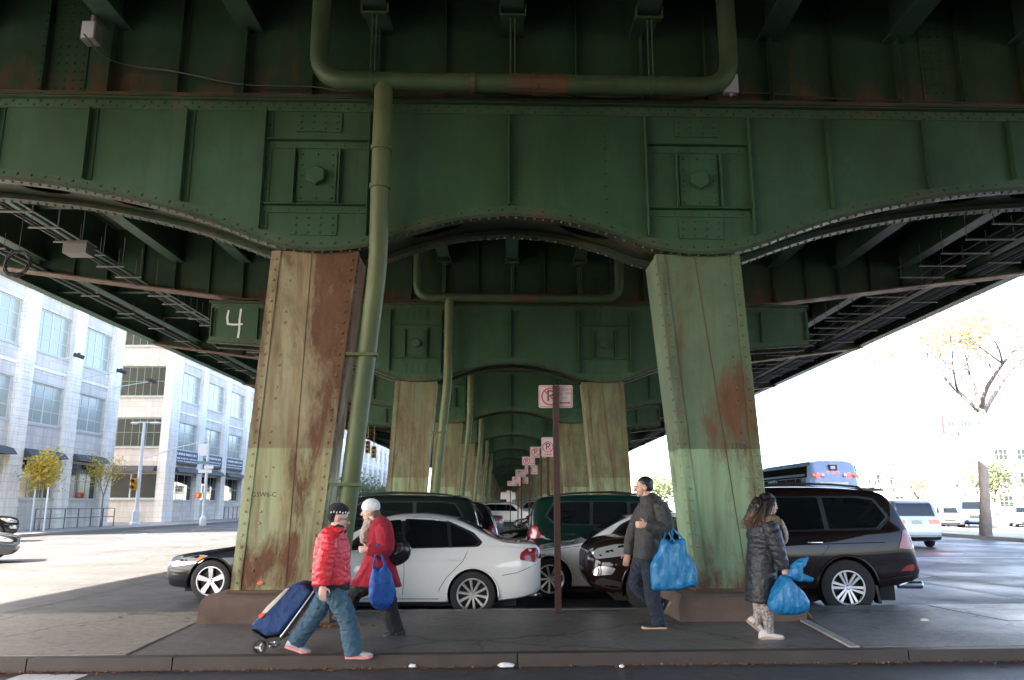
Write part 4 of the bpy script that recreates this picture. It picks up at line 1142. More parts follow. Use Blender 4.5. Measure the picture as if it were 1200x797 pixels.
suv('black hatchback SUV tucked behind the long black SUV', 'paint_black', (-2.55, 20.6, LOW), FACE_LEFT, 'five', .1, L=4.5, H=1.66, rails=False, chrome=False)
sedan('silver car nose between the dark green SUV and the black hatchback', 'paint_silver', (2.25, 20.4, LOW), FACE_LEFT, 'five', .1)
sedan('dark green sedan with a bright headlamp beyond the dark green SUV', 'paint_darkgreen', (1.72, 24.9, LOW), FACE_LEFT, 'five', .1)
suv('black SUV parked further in, seen past the black hatchback roof', 'paint_black', (-3.2, 25.6, LOW), FACE_LEFT, 'five', .12, H=1.7, rails=False, chrome=False)
suv('white SUV parked crosswise far under the viaduct', 'paint_white', (-.15, 60, LOW), FACE_RIGHT, 'five', .12, L=4.75, H=1.72, chrome=False)
suv('silver SUV parked beyond the white crosswise SUV', 'paint_silver', (1.6, 78, LOW), FACE_LEFT, 'five', .15, L=5.0, H=1.95, chrome=False)
sedan('dark sedan parked far under the viaduct beside the signposts', 'paint_black', (2.4, 46, LOW), FACE_LEFT, 'five', .15)
sedan('grey sedan parked far under the viaduct before the white SUV', 'paint_grey', (-2.7, 40, LOW), FACE_LEFT, 'five', .15)
# ---- left avenue
sedan('grey sedan driving on the sunny avenue beside the kerb lanes', 'paint_grey', (-15.95, 21.9, LOW), FACE_RIGHT + radians(28), 'five', .08, wr=.33, L=4.8)
suv('black SUV waiting at the far kerb of the sunny avenue', 'paint_black', (-23.35, 34.0, LOW), FACE_RIGHT + radians(35), 'five', .1, L=4.8, H=1.85, chrome=False)
# ---- right avenue
minivan('silver minivan with red tail lamps driving off along the avenue', 'paint_silver', (14.9, 32.2, LOW), FACE_AWAY - radians(4))
for i, (x, y, pt, kind, lb) in enumerate(((29.6, 55.5, 'paint_silver', 's', 'silver sedan parked in the lot closest to the utility pole'), (32.2, 57.0, 'paint_blue', 'v', 'blue-grey SUV parked in the lot beside the silver sedan'),
                                 (36.2, 57.5, 'paint_white', 's', 'white sedan parked in the lot beyond the blue-grey SUV'), (39.4, 58.5, 'paint_silver', 'v', 'silver SUV parked in the lot past the white sedan'),
                                 (36.5, 72, 'paint_blue', 's', 'blue sedan in the second row of the lot'), (31.5, 73, 'paint_red', 's', 'small red car in the second row of the lot'), (26.2, 70, 'paint_white', 's', 'white sedan parked at the far kerb before the lot'))):
    (sedan if kind == 's' else suv)(lb, pt, (x, y, -.04), -pi / 2 + radians(-24 if x > 28 else 0), 'five', .12, group='cars in the parking lot')

# ---- blue city bus seen from behind
def bus(loc, heading):
    root = thing('city_bus', 'blue and white city bus seen from behind beyond the brown SUV', 'bus', loc, heading)
    Lb, w, h = 8.6, 1.28, 3.75; m = MB(); R = []
    for t, s, dz in ((0, .90, .12), (.12, .97, .04), (.4, 1, 0), (Lb - .5, 1, 0), (Lb - .2, .98, .05), (Lb, .94, .55)):
        x = Lb / 2 - t; z1 = h - dz; z0 = .35
        R.append([(x, -w * s * .97, z0), (x, w * s * .97, z0), (x, w * s, z0 + .3), (x, w * s, 1.3), (x, w * s * .985, z1 - .75), (x, w * s * .93, z1 - .3), (x, w * s * .8, z1 - .08), (x, w * s * .5, z1), (x, -w * s * .5, z1), (x, -w * s * .8, z1 - .08), (x, -w * s * .93, z1 - .3), (x, -w * s * .985, z1 - .75), (x, -w * s, 1.3), (x, -w * s, z0 + .3)])
    m.loft(R); body = m.build('body', 'bus_blue', root, True, 40)
    for sd in (1, -1):
        for k in range(5):
            x = 3.5 - k * 1.5; q = MB(); q.hexa([(x - 1.42, sd * 1.272, 1.45), (x, sd * 1.272, 1.45), (x, sd * 1.292, 1.45), (x - 1.42, sd * 1.292, 1.45), (x - 1.42, sd * 1.235, 2.85), (x, sd * 1.235, 2.85), (x, sd * 1.268, 2.85), (x - 1.42, sd * 1.268, 2.85)]); q.build('window', 'glass_dark', body)
        q = MB(); q.hexa([(-4.1, sd * 1.225, 2.88), (3.9, sd * 1.225, 2.88), (3.9, sd * 1.268, 2.88), (-4.1, sd * 1.268, 2.88), (-4.1, sd * 1.14, 3.44), (3.9, sd * 1.14, 3.44), (3.9, sd * 1.215, 3.44), (-4.1, sd * 1.215, 3.44)]); q.build('cove_panel', 'glass_dark', body)
        q = MB(); q.span((-4.0, sd * 1.27, .5), (3.9, sd * 1.295, 1.40)); q.build('side_panel', 'paint_black', body)
        for x in (2.6, -2.4):
            o = make_wheel(.48, .28, .28, 'ten', 'alloy'); o.parent = root; o.location = (x, sd * 1.12, .48); o.rotation_euler = (0, 0, 0 if sd == 1 else pi)
    xr = -Lb / 2
    q = MB(); q.span((xr - .03, -.95, 1.3), (xr + .1, .95, 2.75)); q.build('rear_panel', 'bus_blue', body)
    q = MB(); q.span((xr - .045, -.7, 2.50), (xr - .03, .7, 2.64)); q.build('lettering_strip', 'white_paint', body)
    q = MB(); q.span((xr - .03, -.2, 3.22), (xr + .2, .2, 3.5)); q.build('route_sign', 'trim_black', body)
    q = MB(); q.span((xr - .045, -.1, 3.28), (xr - .03, .12, 3.44)); q.build('route_display', 'box_white', body)
    for sd in (1, -1):
        for y, mt in ((1.02, 'lamp_amber'), (.78, 'brake_light'), (.56, 'lamp_clear')):
            q = MB(); q.lathe([(.10, .08), (.10, -.03), (.06, -.05)], (xr - .02, sd * y, 2.98), 'x', 12); q.build('tail_lamp', mt, body, True, 40)
        q = MB(); q.span((xr - .04, sd * 1.05 - .05, 1.3), (xr, sd * 1.05 + .05, 1.9)); q.build('tail_light', 'lamp_red', body)
    for y in (-.25, 0, .25):
        q = MB(); q.span((xr - .03, y - .05, 3.08), (xr + .1, y + .05, 3.15)); q.build('marker_lamp', 'brake_light', body)
    q = MB(); q.span((xr - .08, -1.2, .35), (xr + .1, 1.2, .7)); q.build('bumper', 'trim_black', body)
bus((16.05, 44.6, LOW), FACE_AWAY)
# ================================================================== BUILDINGS AND STREET FURNITURE, LEFT
def masonry(name, c, jz=.0, var=.1, joint=.45, run=1.2):
    k = NT(name)
    br = k.n.new('ShaderNodeTexBrick'); br.inputs['Scale'].default_value = 1.0; br.inputs['Brick Width'].default_value = run; br.inputs['Row Height'].default_value = joint
    br.inputs['Mortar Size'].default_value = .012; br.inputs['Mortar Smooth'].default_value = .3
    s = k.sep(); cb = k.n.new('ShaderNodeCombineXYZ'); k.link(k.math('ADD', s[0], s[1]), cb.inputs[0]); k.link(s[2], cb.inputs[1]); k.link(cb.outputs[0], br.inputs['Vector'])
    br.inputs['Color1'].default_value = (*[v * (1 - var) for v in c], 1); br.inputs['Color2'].default_value = (*[min(1, v * (1 + var)) for v in c], 1); br.inputs['Mortar'].default_value = (*[v * .6 for v in c], 1)
    st = k.ramp(k.noise(1.0, 6, .6, sc=(2.2, 2.2, .3)), .45, .75)
    k.color(k.mix(st, br.outputs['Color'], tuple(v * .72 for v in c))); k.set(Roughness=.85)
    k.bump(br.outputs['Fac'], -.4, .01)
masonry('wall_grey', (.66, .61, .54)); masonry('wall_white', (.90, .84, .745), var=.05); masonry('base_stone', (.36, .35, .33), joint=.22, run=.6)
plain('frame_pale', (.55, .60, .56), .5); plain('frame_green', (.22, .34, .26), .5); plain('awning_blue', (.055, .058, .062), .7); plain('sill_stone', (.5, .49, .46), .8)
plain('sign_navy', (.03, .05, .10), .5); plain('rail_grey', (.12, .14, .16), .5, .3); plain('pole_white', (.62, .63, .62), .5, .2); plain('signal_yellow', (.55, .27, .03), .5)
plain('shutter', (.40, .41, .42), .6); plain('sign_green', (.12, .26, .2), .5)
glass('glass_sky', (.34, .36, .31), .22); glass('glass_room', (.035, .045, .038), .06)  # glass_sky: reflected sky painted in as a pale base colour
k = NT('signal_red'); k.color((.5, .02, .02)); k.set(Emission_Color=(1, .05, .03, 1), Emission_Strength=.8)

_win = {}
def window(parent, org, along, out, w, z0, z1, cols, rows, frame='frame_pale', glassm='glass_sky', sill=True):
    """window in the wall plane: org + along * s, depth along out (towards the street)"""
    key = (w, round(z1 - z0, 3), cols, rows)
    if key not in _win:
        h = z1 - z0; f = MB(); b = .07
        for x0, x1, a0, a1 in ((0, b, 0, h), (w - b, w, 0, h), (b, w - b, 0, b), (b, w - b, h - b, h)): f.span((x0, -.03, a0), (x1, .06, a1))
        for i in range(1, cols):
            x = w * i / cols; t = .06 if (cols % 2 == 0 and i == cols // 2) else .02
            f.span((x - t, -.02, b), (x + t, .045, h - b))
        for j in range(1, rows):
            z = h * j / rows; f.span((b, -.015, z - .02), (w - b, .035, z + .02))
        g = MB(); g.span((b * .6, .0, b * .6), (w - b * .6, .012, h - b * .6))
        s = MB(); s.span((-.12, -.16, -.14), (w + .12, .05, -.002))
        _win[key] = [f, g, s]
    f, g, s = _win[key]
    kk = key + (frame, glassm)
    if kk not in _win:
        def mk(mb, n, mt):
            me = mb.mesh(n, mt); bm = bmesh.new(); bm.from_mesh(me); bmesh.ops.recalc_face_normals(bm, faces=bm.faces); bm.to_mesh(me); bm.free(); return me
        _win[kk] = (mk(f, 'window', frame), mk(g, 'pane', glassm), mk(s, 'sill', 'sill_stone'))
    mf, mg, ms = _win[kk]
    o = obj('window', mf, parent); o.location = (*org, z0); o.rotation_euler = (0, 0, math.atan2(along[1], along[0]))
    obj('pane', mg, o)
    if sill: obj('sill', ms, o)
    return o
def pilaster(parent, x0, y0, x1, y1, z1, mat='wall_white', rows=.44):
    m = MB(); z = 0.0
    while z < z1:
        h = min(rows, z1 - z); m.span((x0, y0, z + .015), (x1, y1, z + h - .015)); m.span((x0 + .03, y0 + .03, z - .015), (x1 - .03, y1 - .03, z + .015)); z += rows
    return m.build('pilaster', mat, parent)
ROWS = ((6.1, 8.45), (10.3, 12.8), (14.6, 17.2), (19.0, 21.6), (23.4, 26.0))
def block(name, label, X, y0, y1, xback, pil, ztop, near):
    root = thing(name, label, 'building', (0, 0, 0))
    m = MB()
    # wall with real openings: horizontal bands between the window rows and piers behind the pilasters
    bands = [(0.0, 1.75), (4.05, ROWS[0][0])] + [(ROWS[i][1], ROWS[i + 1][0]) for i in range(4)] + [(ROWS[4][1], ztop)]
    for a, b in bands: m.span((X - .35, y0, a), (X, y1, b))
    for (a, b) in ((1.75, 4.05),) + ROWS:
        for p in pil: m.span((X - .349, max(y0, p - .72), a), (X - .001, min(y1, p + .72), b))
    m.span((xback, y0 + .02, 0), (X - .36, y0 + .3, ztop)); m.span((xback, y1 - .3, 0), (X - .36, y1 - .02, ztop)); m.span((xback, y0, ztop - .3), (X - .36, y1, ztop - .02))
    m.span((X - 5.2, y0 + .35, 0), (X - 5.0, y1 - .35, ztop - .4))
    m.build('wall', 'wall_grey', root)
    for z in (9.2, 13.6, 18.0, 22.4):
        m = MB(); m.span((X, y0, z), (X + .05, y1, z + .18)); m.build('string_course', 'wall_white', root)
    for p in pil:
        if y0 <= p <= y1: pilaster(root, X - .01, p - .62, X + .28, p + .62, ztop)
    for a, b in zip(pil[:-1], pil[1:]):
        c0, c1 = a + .74, b - .74
        if c0 < y0 or c1 > y1: continue
        for r in ROWS: window(root, (X - .12, c0), (0, 1), None, c1 - c0, r[0], r[1], 4 if c0 < 120 else 2, 3)
        window(root, (X - .12, c0), (0, 1), None, c1 - c0, 1.8, 4.05, 3, 2, 'frame_pale', 'glass_room' if near else 'glass_mid')
        m = MB(); m.hexa([(X, c0 - .1, 4.15), (X + .75, c0 - .1, 4.15), (X + .75, c1 + .1, 4.15), (X, c1 + .1, 4.15), (X, c0 - .1, 4.62), (X + .45, c0 - .1, 4.5), (X + .45, c1 + .1, 4.5), (X, c1 + .1, 4.62)]); m.build('awning', 'awning_blue', root)
        if not near and c0 < 110:
            m = MB(); m.span((X + .1, c0 - .2, 4.9), (X + .26, c1 + .2, 6.0)); sb = m.build('sign_board', 'sign_navy', root)
            rnd = random.Random(int(c0))
            for j, (zz, hh) in enumerate(((5.62, .2), (5.3, .12), (5.08, .1))):
                y = c0 + .2
                while y < c1 - .2:
                    ww = rnd.uniform(.12, .4); q = MB(); q.span((X + .26, y, zz), (X + .268, min(y + ww, c1), zz + hh)); q.build('sign_letter', 'white_paint', sb); y += ww + rnd.uniform(.06, .2)
    m = MB(); m.span((X - .4, y0 - .1, ztop), (X + .4, y1 + .1, ztop + .6)); m.build('cornice', 'wall_white', root)
    return root
nb = block('warehouse_building', 'pale grey warehouse with white ribbed pilasters and yellow street trees in front', -27.6, 38.6, 55.1, -50, [39.2, 44.3, 49.4, 54.5], 40, True)  # unseen upper height added to shade the end wall of the far block
far_p = [67.0 + 6.1 * i for i in range(22)]
fb_ = block('warehouse_building', 'long pale warehouse with navy shop signs across the side street', -28.6, 66.3, 196, -55, far_p, 29, False)
# camera-side end wall of the far block
for r in ROWS: window(fb_, (-33.3, 66.06), (1, 0), None, 4.3, r[0] + .05, r[1] + .05, 7, 2, 'frame_green', 'glass_room')
m = MB()
zz = [0, 1.9, 4.05] + [v for r in ROWS for v in (r[0], r[1] + .1)] + [29]
for i in range(0, len(zz), 2): m.span((-33.4, 66.0, zz[i]), (-28.9, 66.28, zz[i + 1]))
m.span((-55, 66.0, 0), (-33.4, 66.28, 29)); m.span((-29.0, 66.0, 0), (-28.9, 66.279, 29)); m.span((-34, 69, 0), (-29, 69.1, 29)); m.build('end_wall', 'wall_grey', fb_)
window(fb_, (-33.3, 66.06), (1, 0), None, 4.3, 1.95, 4.0, 2, 1, 'frame_pale', 'glass_room')
m = MB(); m.hexa([(-33.5, 65.3, 4.15), (-29.1, 65.3, 4.15), (-29.1, 66, 4.15), (-33.5, 66, 4.15), (-33.5, 65.6, 4.5), (-29.1, 65.6, 4.5), (-29.1, 66, 4.6), (-33.5, 66, 4.6)]); m.build('awning', 'awning_blue', fb_)
pilaster(fb_, -28.95, 65.75, -28.26, 67.68, 29)
# gooseneck lamps on the near block
for i, (y, z) in enumerate(((44.9, 9.75), (50.0, 9.7), (54.4, 9.75))):
    root = thing('wall_lamp', 'black floodlight on a long white arm above the ' + ('first', 'second', 'corner')[i] + ' bay of the near warehouse', 'lamp', (-27.32, y, z), 0, 'floodlights on the warehouse wall')
    m = MB(); m.tube([(0, 0, -.35), (1.3, .1, -.1), (2.2, .15, .05)], .03, 6); m.build('arm', 'pole_white', root)
    m = MB(); m.box((2.4, .15, .1), (.5, .3, .22), 0, Euler((0, .3, 0)).to_matrix()); m.box((2.4, .15, .24), (.12, .12, .1)); m.build('lamp_head', 'trim_black', root)
# railing in front of the near block
rl = thing('railing', 'grey pipe railing in front of the near warehouse', 'railing', (-26.6, 45.5, .09))
for i in range(7):
    m = MB(); m.tube([(0, i * 1.5, 0), (0, i * 1.5, 1.15)], .035, 6); m.build('post', 'rail_grey', rl)
for z in (1.15, .62):
    m = MB(); m.tube([(0, 0, z), (0, 9, z)], .03, 6); m.build('rail', 'rail_grey', rl)
rl = thing('railing', 'short pipe railing beside the shop doors of the long warehouse', 'railing', (-27.2, 77, .09))
for i in range(5):
    m = MB(); m.tube([(0, i * 1.2, 0), (0, i * 1.2, 1.15)], .035, 6); m.build('post', 'rail_grey', rl)
m = MB(); m.tube([(0, 0, 1.15), (0, 4.8, 1.15)], .03, 6); m.build('rail', 'rail_grey', rl)

def signal_head(parent, loc, rz=0, lit=None, s=1.0, mat='signal_yellow', n=3):
    m = MB(); m.span((-.17 * s, -.1 * s, -.16 * n * s), (.17 * s, .12 * s, .16 * n * s)); o = m.build('signal_head', mat, parent); o.location = loc; o.rotation_euler = (0, 0, rz)
    for i in range(n):
        z = (n - 1 - 2 * i) * .16 * s
        v = MB(); v.lathe([(.11 * s, -.1 * s), (.13 * s, -.3 * s), (.118 * s, -.3 * s), (.1 * s, -.1 * s)], (0, 0, z), 'y', 12, caps=False); v.build('visor', mat, o)
        v = MB(); v.lathe([(.1 * s, -.105 * s), (.1 * s, -.13 * s), (.04 * s, -.15 * s)], (0, 0, z), 'y', 12); v.build('lens', 'signal_red' if lit == i else 'trim_black', o)
    return o
# lamp post and mast arm
lp = thing('street_lamp', 'white fluted street lamp post with a crossing signal in front of the warehouse corner', 'street lamp', (-26.3, 57.0, .09))
m = MB(); m.lathe([(.36, 0), (.36, .12), (.27, .2), (.25, .9), (.16, 1.05), (.14, 1.2), (.10, 7.1)], n=10); m.build('post', 'pole_white', lp)
m = MB(); m.tube([(-.7, 0, 7.15), (.9, 0, 7.15)], .05, 6); m.build('cross_arm', 'pole_white', lp)
m = MB(); m.ell((.8, 0, 7.1), (.42, .2, .1)); m.build('lamp_head', 'pole_white', lp)
m = MB(); m.ell((-.7, 0, 7.1), (.3, .18, .09)); m.build('lamp_head', 'pole_white', lp)
signal_head(lp, (-.25, -.1, 2.8), 0, None, 1.25, n=2)
sp = thing('signal_pole', 'white signal pole with street signs by the shop corner', 'traffic signal', (-22.9, 60.5, -.05))
m = MB(); m.lathe([(.26, 0), (.26, .5), (.13, .7), (.09, 6.6)], n=10); m.build('post', 'pole_white', sp)
m = MB(); m.tube([(.1, 0, 6.3), (-2.2, -.2, 5.75), (-4.6, -.5, 4.9)], .045, 6); m.build('mast_arm', 'pole_white', sp)
signal_head(sp, (-.45, -.1, 2.2), 0, 0, 1.2, n=1); 
m = MB(); m.span((-.75, -.06, 5.1), (-.1, .0, 6.0)); m.build('back_board', 'white_paint', sp)
m = MB(); m.span((-.75, -.1, 4.5), (.1, -.06, 4.72)); m.build('street_name_plate', 'sign_green', sp)
m = MB(); m.span((-.6, -.1, 3.85), (.4, -.06, 4.1)); m.build('arrow_plate', 'white_paint', sp)
m = MB(); m.span((-.2, -.1, 4.16), (.5, -.06, 4.4)); m.build('sign_plate', 'white_paint', sp)
# signals hanging far down the avenue between the columns
for px, py, Y, w in ((431, 524, 63.0, 'left'), (438, 530, 66.0, 'right')):
    p = at_depth(px, py, Y)
    h = thing('hanging_signal', ('yellow traffic signal hung from the viaduct on a thin rod' if w == 'left' else 'yellow traffic signal hung just beyond its twin under the viaduct'), 'traffic signal', p, 0, 'signals hung from the viaduct')
    signal_head(h, (0, 0, 0), 0, None, 1.0); m = MB(); m.tube([(0, 0, .45), (0, 0, 8.3 - p.z)], .04, 6); m.build('hanger_rod', 'signal_yellow', h)

# ---- trees
def leaf_mat(name, a, b):
    k = NT(name); k.color(k.mix(k.ramp(k.noise(6, 2), .35, .65), a, b)); k.set(Roughness=.7); k.b.inputs['Subsurface Weight'].default_value = 0
    tr = k.n.new('ShaderNodeBsdfTranslucent'); mx = k.n.new('ShaderNodeMixShader'); mx.inputs[0].default_value = .45
    tr.inputs[0].default_value = (*b, 1); out = k.n['Material Output']; k.link(k.b.outputs[0], mx.inputs[1]); k.link(tr.outputs[0], mx.inputs[2]); k.link(mx.outputs[0], out.inputs[0])
leaf_mat('leaf_yellow', (.50, .36, .05), (.62, .50, .10)); leaf_mat('leaf_ochre', (.54, .45, .28), (.66, .58, .40)); leaf_mat('leaf_green', (.10, .14, .06), (.2, .24, .12))
plain('bark', (.16, .135, .11), .9, 0, .3, 12, .6); plain('bark_pale', (.27, .24, .21), .9, 0, .35, 5, .5)
def tree(name, label, loc, h, trunk_r, spread, leaves, leafmat, seed, fork=.35, leaf=.10,  bark='bark', group=None, levels=3, cluster=None, lean=0.0):
    rnd = random.Random(seed); root = thing(name, label, 'tree', loc, 0, group); wood = MB(); tips = []
    def limb(p, d, ln, r, lev):
        pts = [p]; q = p.copy(); dd = d.copy(); n = 5
        for i in range(n):
            dd = (dd + Vector((rnd.uniform(-.16, .16), rnd.uniform(-.16, .16), rnd.uniform(-.05, .12)))).normalized(); q = q + dd * ln / n; pts.append(q.copy())
        wood.tube(pts, [r * (1 - .62 * i / n) for i in range(n + 1)], 7 if lev < 2 else 5)
        if lev >= levels: tips.extend(pts[2:]); return
        k = 4 if lev == 0 else 3
        for i in range(k):
            t = 1.0 if i == 0 else rnd.uniform(.45, .95); idx = min(n, int(t * n)); a = 2 * pi * (i / k) + rnd.uniform(-.5, .5)
            nd = (dd * rnd.uniform(.6, 1.0) + Vector((cos(a), sin(a), rnd.uniform(-.1, .35))) * spread * (1.0 if i else .4)).normalized()
            limb(pts[idx], nd, ln * rnd.uniform(.55, .75), r * (.38 + .2 * (1 - idx / n)) * (1 if i else 1.25), lev + 1)
        if lev >= levels - 1: tips.extend(pts[3:])
    tr = MB(); base = Vector((0, 0, 0)); pts = [Vector((0, 0, 0)), Vector((.02 + lean * .3, 0, h * fork * .3)), Vector((-.03 * h / 8 + lean * .7, .02, h * fork * .7)), Vector((lean, 0, h * fork))]
    tr.tube(pts, [trunk_r * 1.3, trunk_r, trunk_r * .92, trunk_r * .85], 10); tr.build('trunk', bark, root, True)
    k0 = 4
    for i in range(k0):
        a = 2 * pi * i / k0 + rnd.uniform(-.4, .4)
        limb(pts[-1] - Vector((0, 0, rnd.uniform(0, .12) * h * fork)), (Vector((cos(a) * spread, sin(a) * spread, 1.0 if i else 2.0))).normalized(), h * (1 - fork) * .52, trunk_r * .6, 1)
    br = wood.build('branches', bark, root, True)
    if leaves:
        m = MB()
        for i in range(leaves):
            t = rnd.choice(tips); g = leaf * 3.2
            c = t + Vector((rnd.gauss(0, g), rnd.gauss(0, g), rnd.gauss(0, g * .8))); a = Vector((rnd.gauss(0, 1), rnd.gauss(0, 1), rnd.gauss(0, 1))).normalized(); b = a.orthogonal().normalized(); s = leaf * rnd.uniform(.5, 1.1)
            e = a.cross(b)
            m.add([c - b * s, c + e * s * .6, c + b * s, c - e * s * .6], [(0, 1, 2, 3)])
        m.build('crown', leafmat, root, fix=False)
    return root
tree('street_tree', 'small yellow-leaved street tree before the near warehouse by the black SUV', (-25.6, 44.2, .09), 4.5, .05, .42, 2200, 'leaf_yellow', 4, .5, .10, 'bark_pale', 'yellow trees on the avenue', 2)
tree('street_tree', 'thin sparse yellow street tree beside the lamp post', (-26.0, 51.6, .09), 4.9, .05, .38, 900, 'leaf_yellow', 9, .4, .09, 'bark_pale', 'yellow trees on the avenue', 2)
for dx in (-.35, .35):
    m = MB(); m.tube([(0, 0, 0), (0, 0, 2.3)], .05, 7); m.tube([(0, 0, 2.3), (0, 0, 2.34)], .06, 7)
    o = m.build('tree_stake', 'pole_white'); o.location = (-25.6 + dx, 44.2 - .1, .09); tag(o, 'white stake beside the small yellow street tree by the black SUV', 'stake', 'stakes of the yellow street tree')
for i in range(5):
    tree('street_tree', 'green street tree far down the avenue before the long warehouse', (-25.5, 112 + 16 * i, .09), 6.0, .12, .6, 500, 'leaf_green', 20 + i, .35, .3, 'bark', 'green trees far down the avenue', 2)
# ================================================================== RIGHT SIDE: trees, lot, poles
tree('street_tree', 'tall autumn street tree with thinning yellow leaves at the avenue kerb', (21.75, 37.6, .09), 13.0, .22, 1.15, 9500, 'leaf_ochre', 33, .46, .12, 'bark_pale', None, 4, None, .5)  # white glare behind the tree put into its pale bark and leaf colours
for i, (x, y, h) in enumerate(((31, 66, 9), (36.5, 80, 10), (26, 84, 9), (29.5, 98, 10), (41, 92, 11), (48, 84, 11), (25.5, 120, 9), (55, 100, 12))):
    tree('bare_tree', 'bare grey tree standing behind the parking lot', (x, y, -.05), h, .16, .6, 260, 'leaf_ochre', 50 + i, .3, .14, 'bark_pale', 'bare trees behind the parking lot', 3)
for i, (x, y, h) in enumerate(((26, 140, 8), (40, 120, 8), (52, 130, 9), (63, 126, 9), (70, 118, 9), (34, 150, 8))):
    tree('leafy_tree', 'pale leafy tree in the row far behind the parking lot', (x, y, -.1), h, .25, .7, 900, 'leaf_ochre' if i % 2 else 'leaf_green', 80 + i, .25, .38, 'bark', 'trees far behind the parking lot', 2)
# low buildings beyond the lot
for x, y, w, d, h, lb in ((58, 150, 34, 16, 9, 'low pale warehouse far beyond the parking lot'), (96, 140, 26, 18, 12, 'taller pale building at the far edge of the parking lot'), (20, 240, 50, 16, 10, 'pale building closing the far end of the avenue'), (-60, 240, 40, 16, 14, 'pale building far along the sunny avenue')):
    b = thing('far_building', lb, 'building', (x, y, -.2)); m = MB(); m.span((-w / 2, 0, 0), (w / 2, d, h)); m.build('wall', 'wall_white', b)
    m = MB(); m.span((-w / 2 - .3, -.3, h), (w / 2 + .3, d + .3, h + .4)); m.build('roof', 'wall_grey', b)
    n = int(w / 4)
    for i in range(n):
        for z in range(int(h / 4)): window(b, (-w / 2 + 1 + i * (w - 2) / n, -.05), (1, 0), None, 2.4, 1.2 + z * 4, 3.2 + z * 4, 3, 2, 'frame_pale', 'glass_mid')
# utility pole with wires
up = thing('utility_pole', 'wooden utility pole behind the street tree', 'utility pole', (29.0, 55, -.05))
m = MB(); m.tube([(0, 0, 0), (0, 0, 10.6)], [.16, .11], 8); m.build('pole', 'bark', up)
m = MB(); m.span((-1.1, -.06, 9.7), (1.1, .06, 9.85)); m.build('cross_arm', 'bark', up)
m = MB(); m.tube([(0, 0, 8.2), (-1.4, -.2, 8.5), (-2.4, -.3, 8.5)], .04, 6); m.build('lamp_arm', 'zinc', up)
m = MB(); m.ell((-2.6, -.3, 8.45), (.35, .16, .1)); m.build('lamp_head', 'zinc', up)
m = MB(); P = []
for i in range(31):
    t = i / 30; P.append((29 + 60 * (t - .5) * 1.4, 55 + 12 * (t - .5), 9.9 - 1.6 * (1 - (2 * t - 1) ** 2) * .6 - 1.0))
m.tube(P, .02, 4); o = m.build('overhead_wire', 'cable_black'); tag(o, 'overhead wire passing behind the street tree', 'wire')
# billboard sign on a post and a round-marked sign below it
bs = thing('pole_sign', 'white rectangular sign with red border on a tall post behind the lot', 'sign', (33.6, 60, -.05))
m = MB(); m.tube([(0, .1, 0), (0, .12, 6.9)], .08, 8); m.build('post', 'zinc', bs)
m = MB(); m.span((-1.2, -.1, 6.75), (1.2, .1, 8.05)); m.build('board', 'sign_red', bs)
m = MB(); m.span((-1.1, -.125, 6.85), (1.1, -.1, 7.95)); m.build('face', 'white_paint', bs)
for i in range(7):
    m = MB(); m.span((-.8 + i * .24, -.135, 7.3), (-.65 + i * .24, -.125, 7.6)); m.build('lettering', 'sign_navy', bs)
sg = thing('square_sign', 'small white square sign with red ring below the billboard sign', 'sign', (31.0, 58, -.05))
m = MB(); m.tube([(0, .05, 0), (0, .05, 6.2)], .05, 8); m.build('post', 'zinc', sg)
m = MB(); m.span((-.7, -.03, 4.9), (.7, .0, 6.3)); m.build('plate', 'white_paint', sg)
m = MB(); m.lathe([(.42, -.05), (.5, -.05), (.5, -.031), (.42, -.031)], (0, 0, 5.6), 'y', 24, caps=False); m.build('ring', 'sign_red', sg)
# fence round the lot
fc = thing('lot_fence', 'low steel picket fence along the edge of the parking lot', 'fence', (24, 64, -.05))
for z in (.25, 1.5):
    m = MB(); m.tube([(0, 0, z), (46, 10, z)], .03, 5); m.build('rail', 'rail_grey', fc)
for i in range(93):
    m = MB(); t = i / 92; m.tube([(46 * t, 10 * t, 0), (46 * t, 10 * t, 1.7)], .018, 4); m.build('picket', 'rail_grey', fc)
# signal head at the right edge
sp = thing('signal_pole', 'black crossing signal on a grey pole at the avenue corner by the lot', 'traffic signal', (11.06, 17.3, LOW))
m = MB(); m.tube([(.35, 0, 0), (.35, 0, 3.4)], .07, 8); m.build('post', 'rail_grey', sp)
signal_head(sp, (0.13, -.1, 2.12), 0, None, .72, 'trim_black', 2)
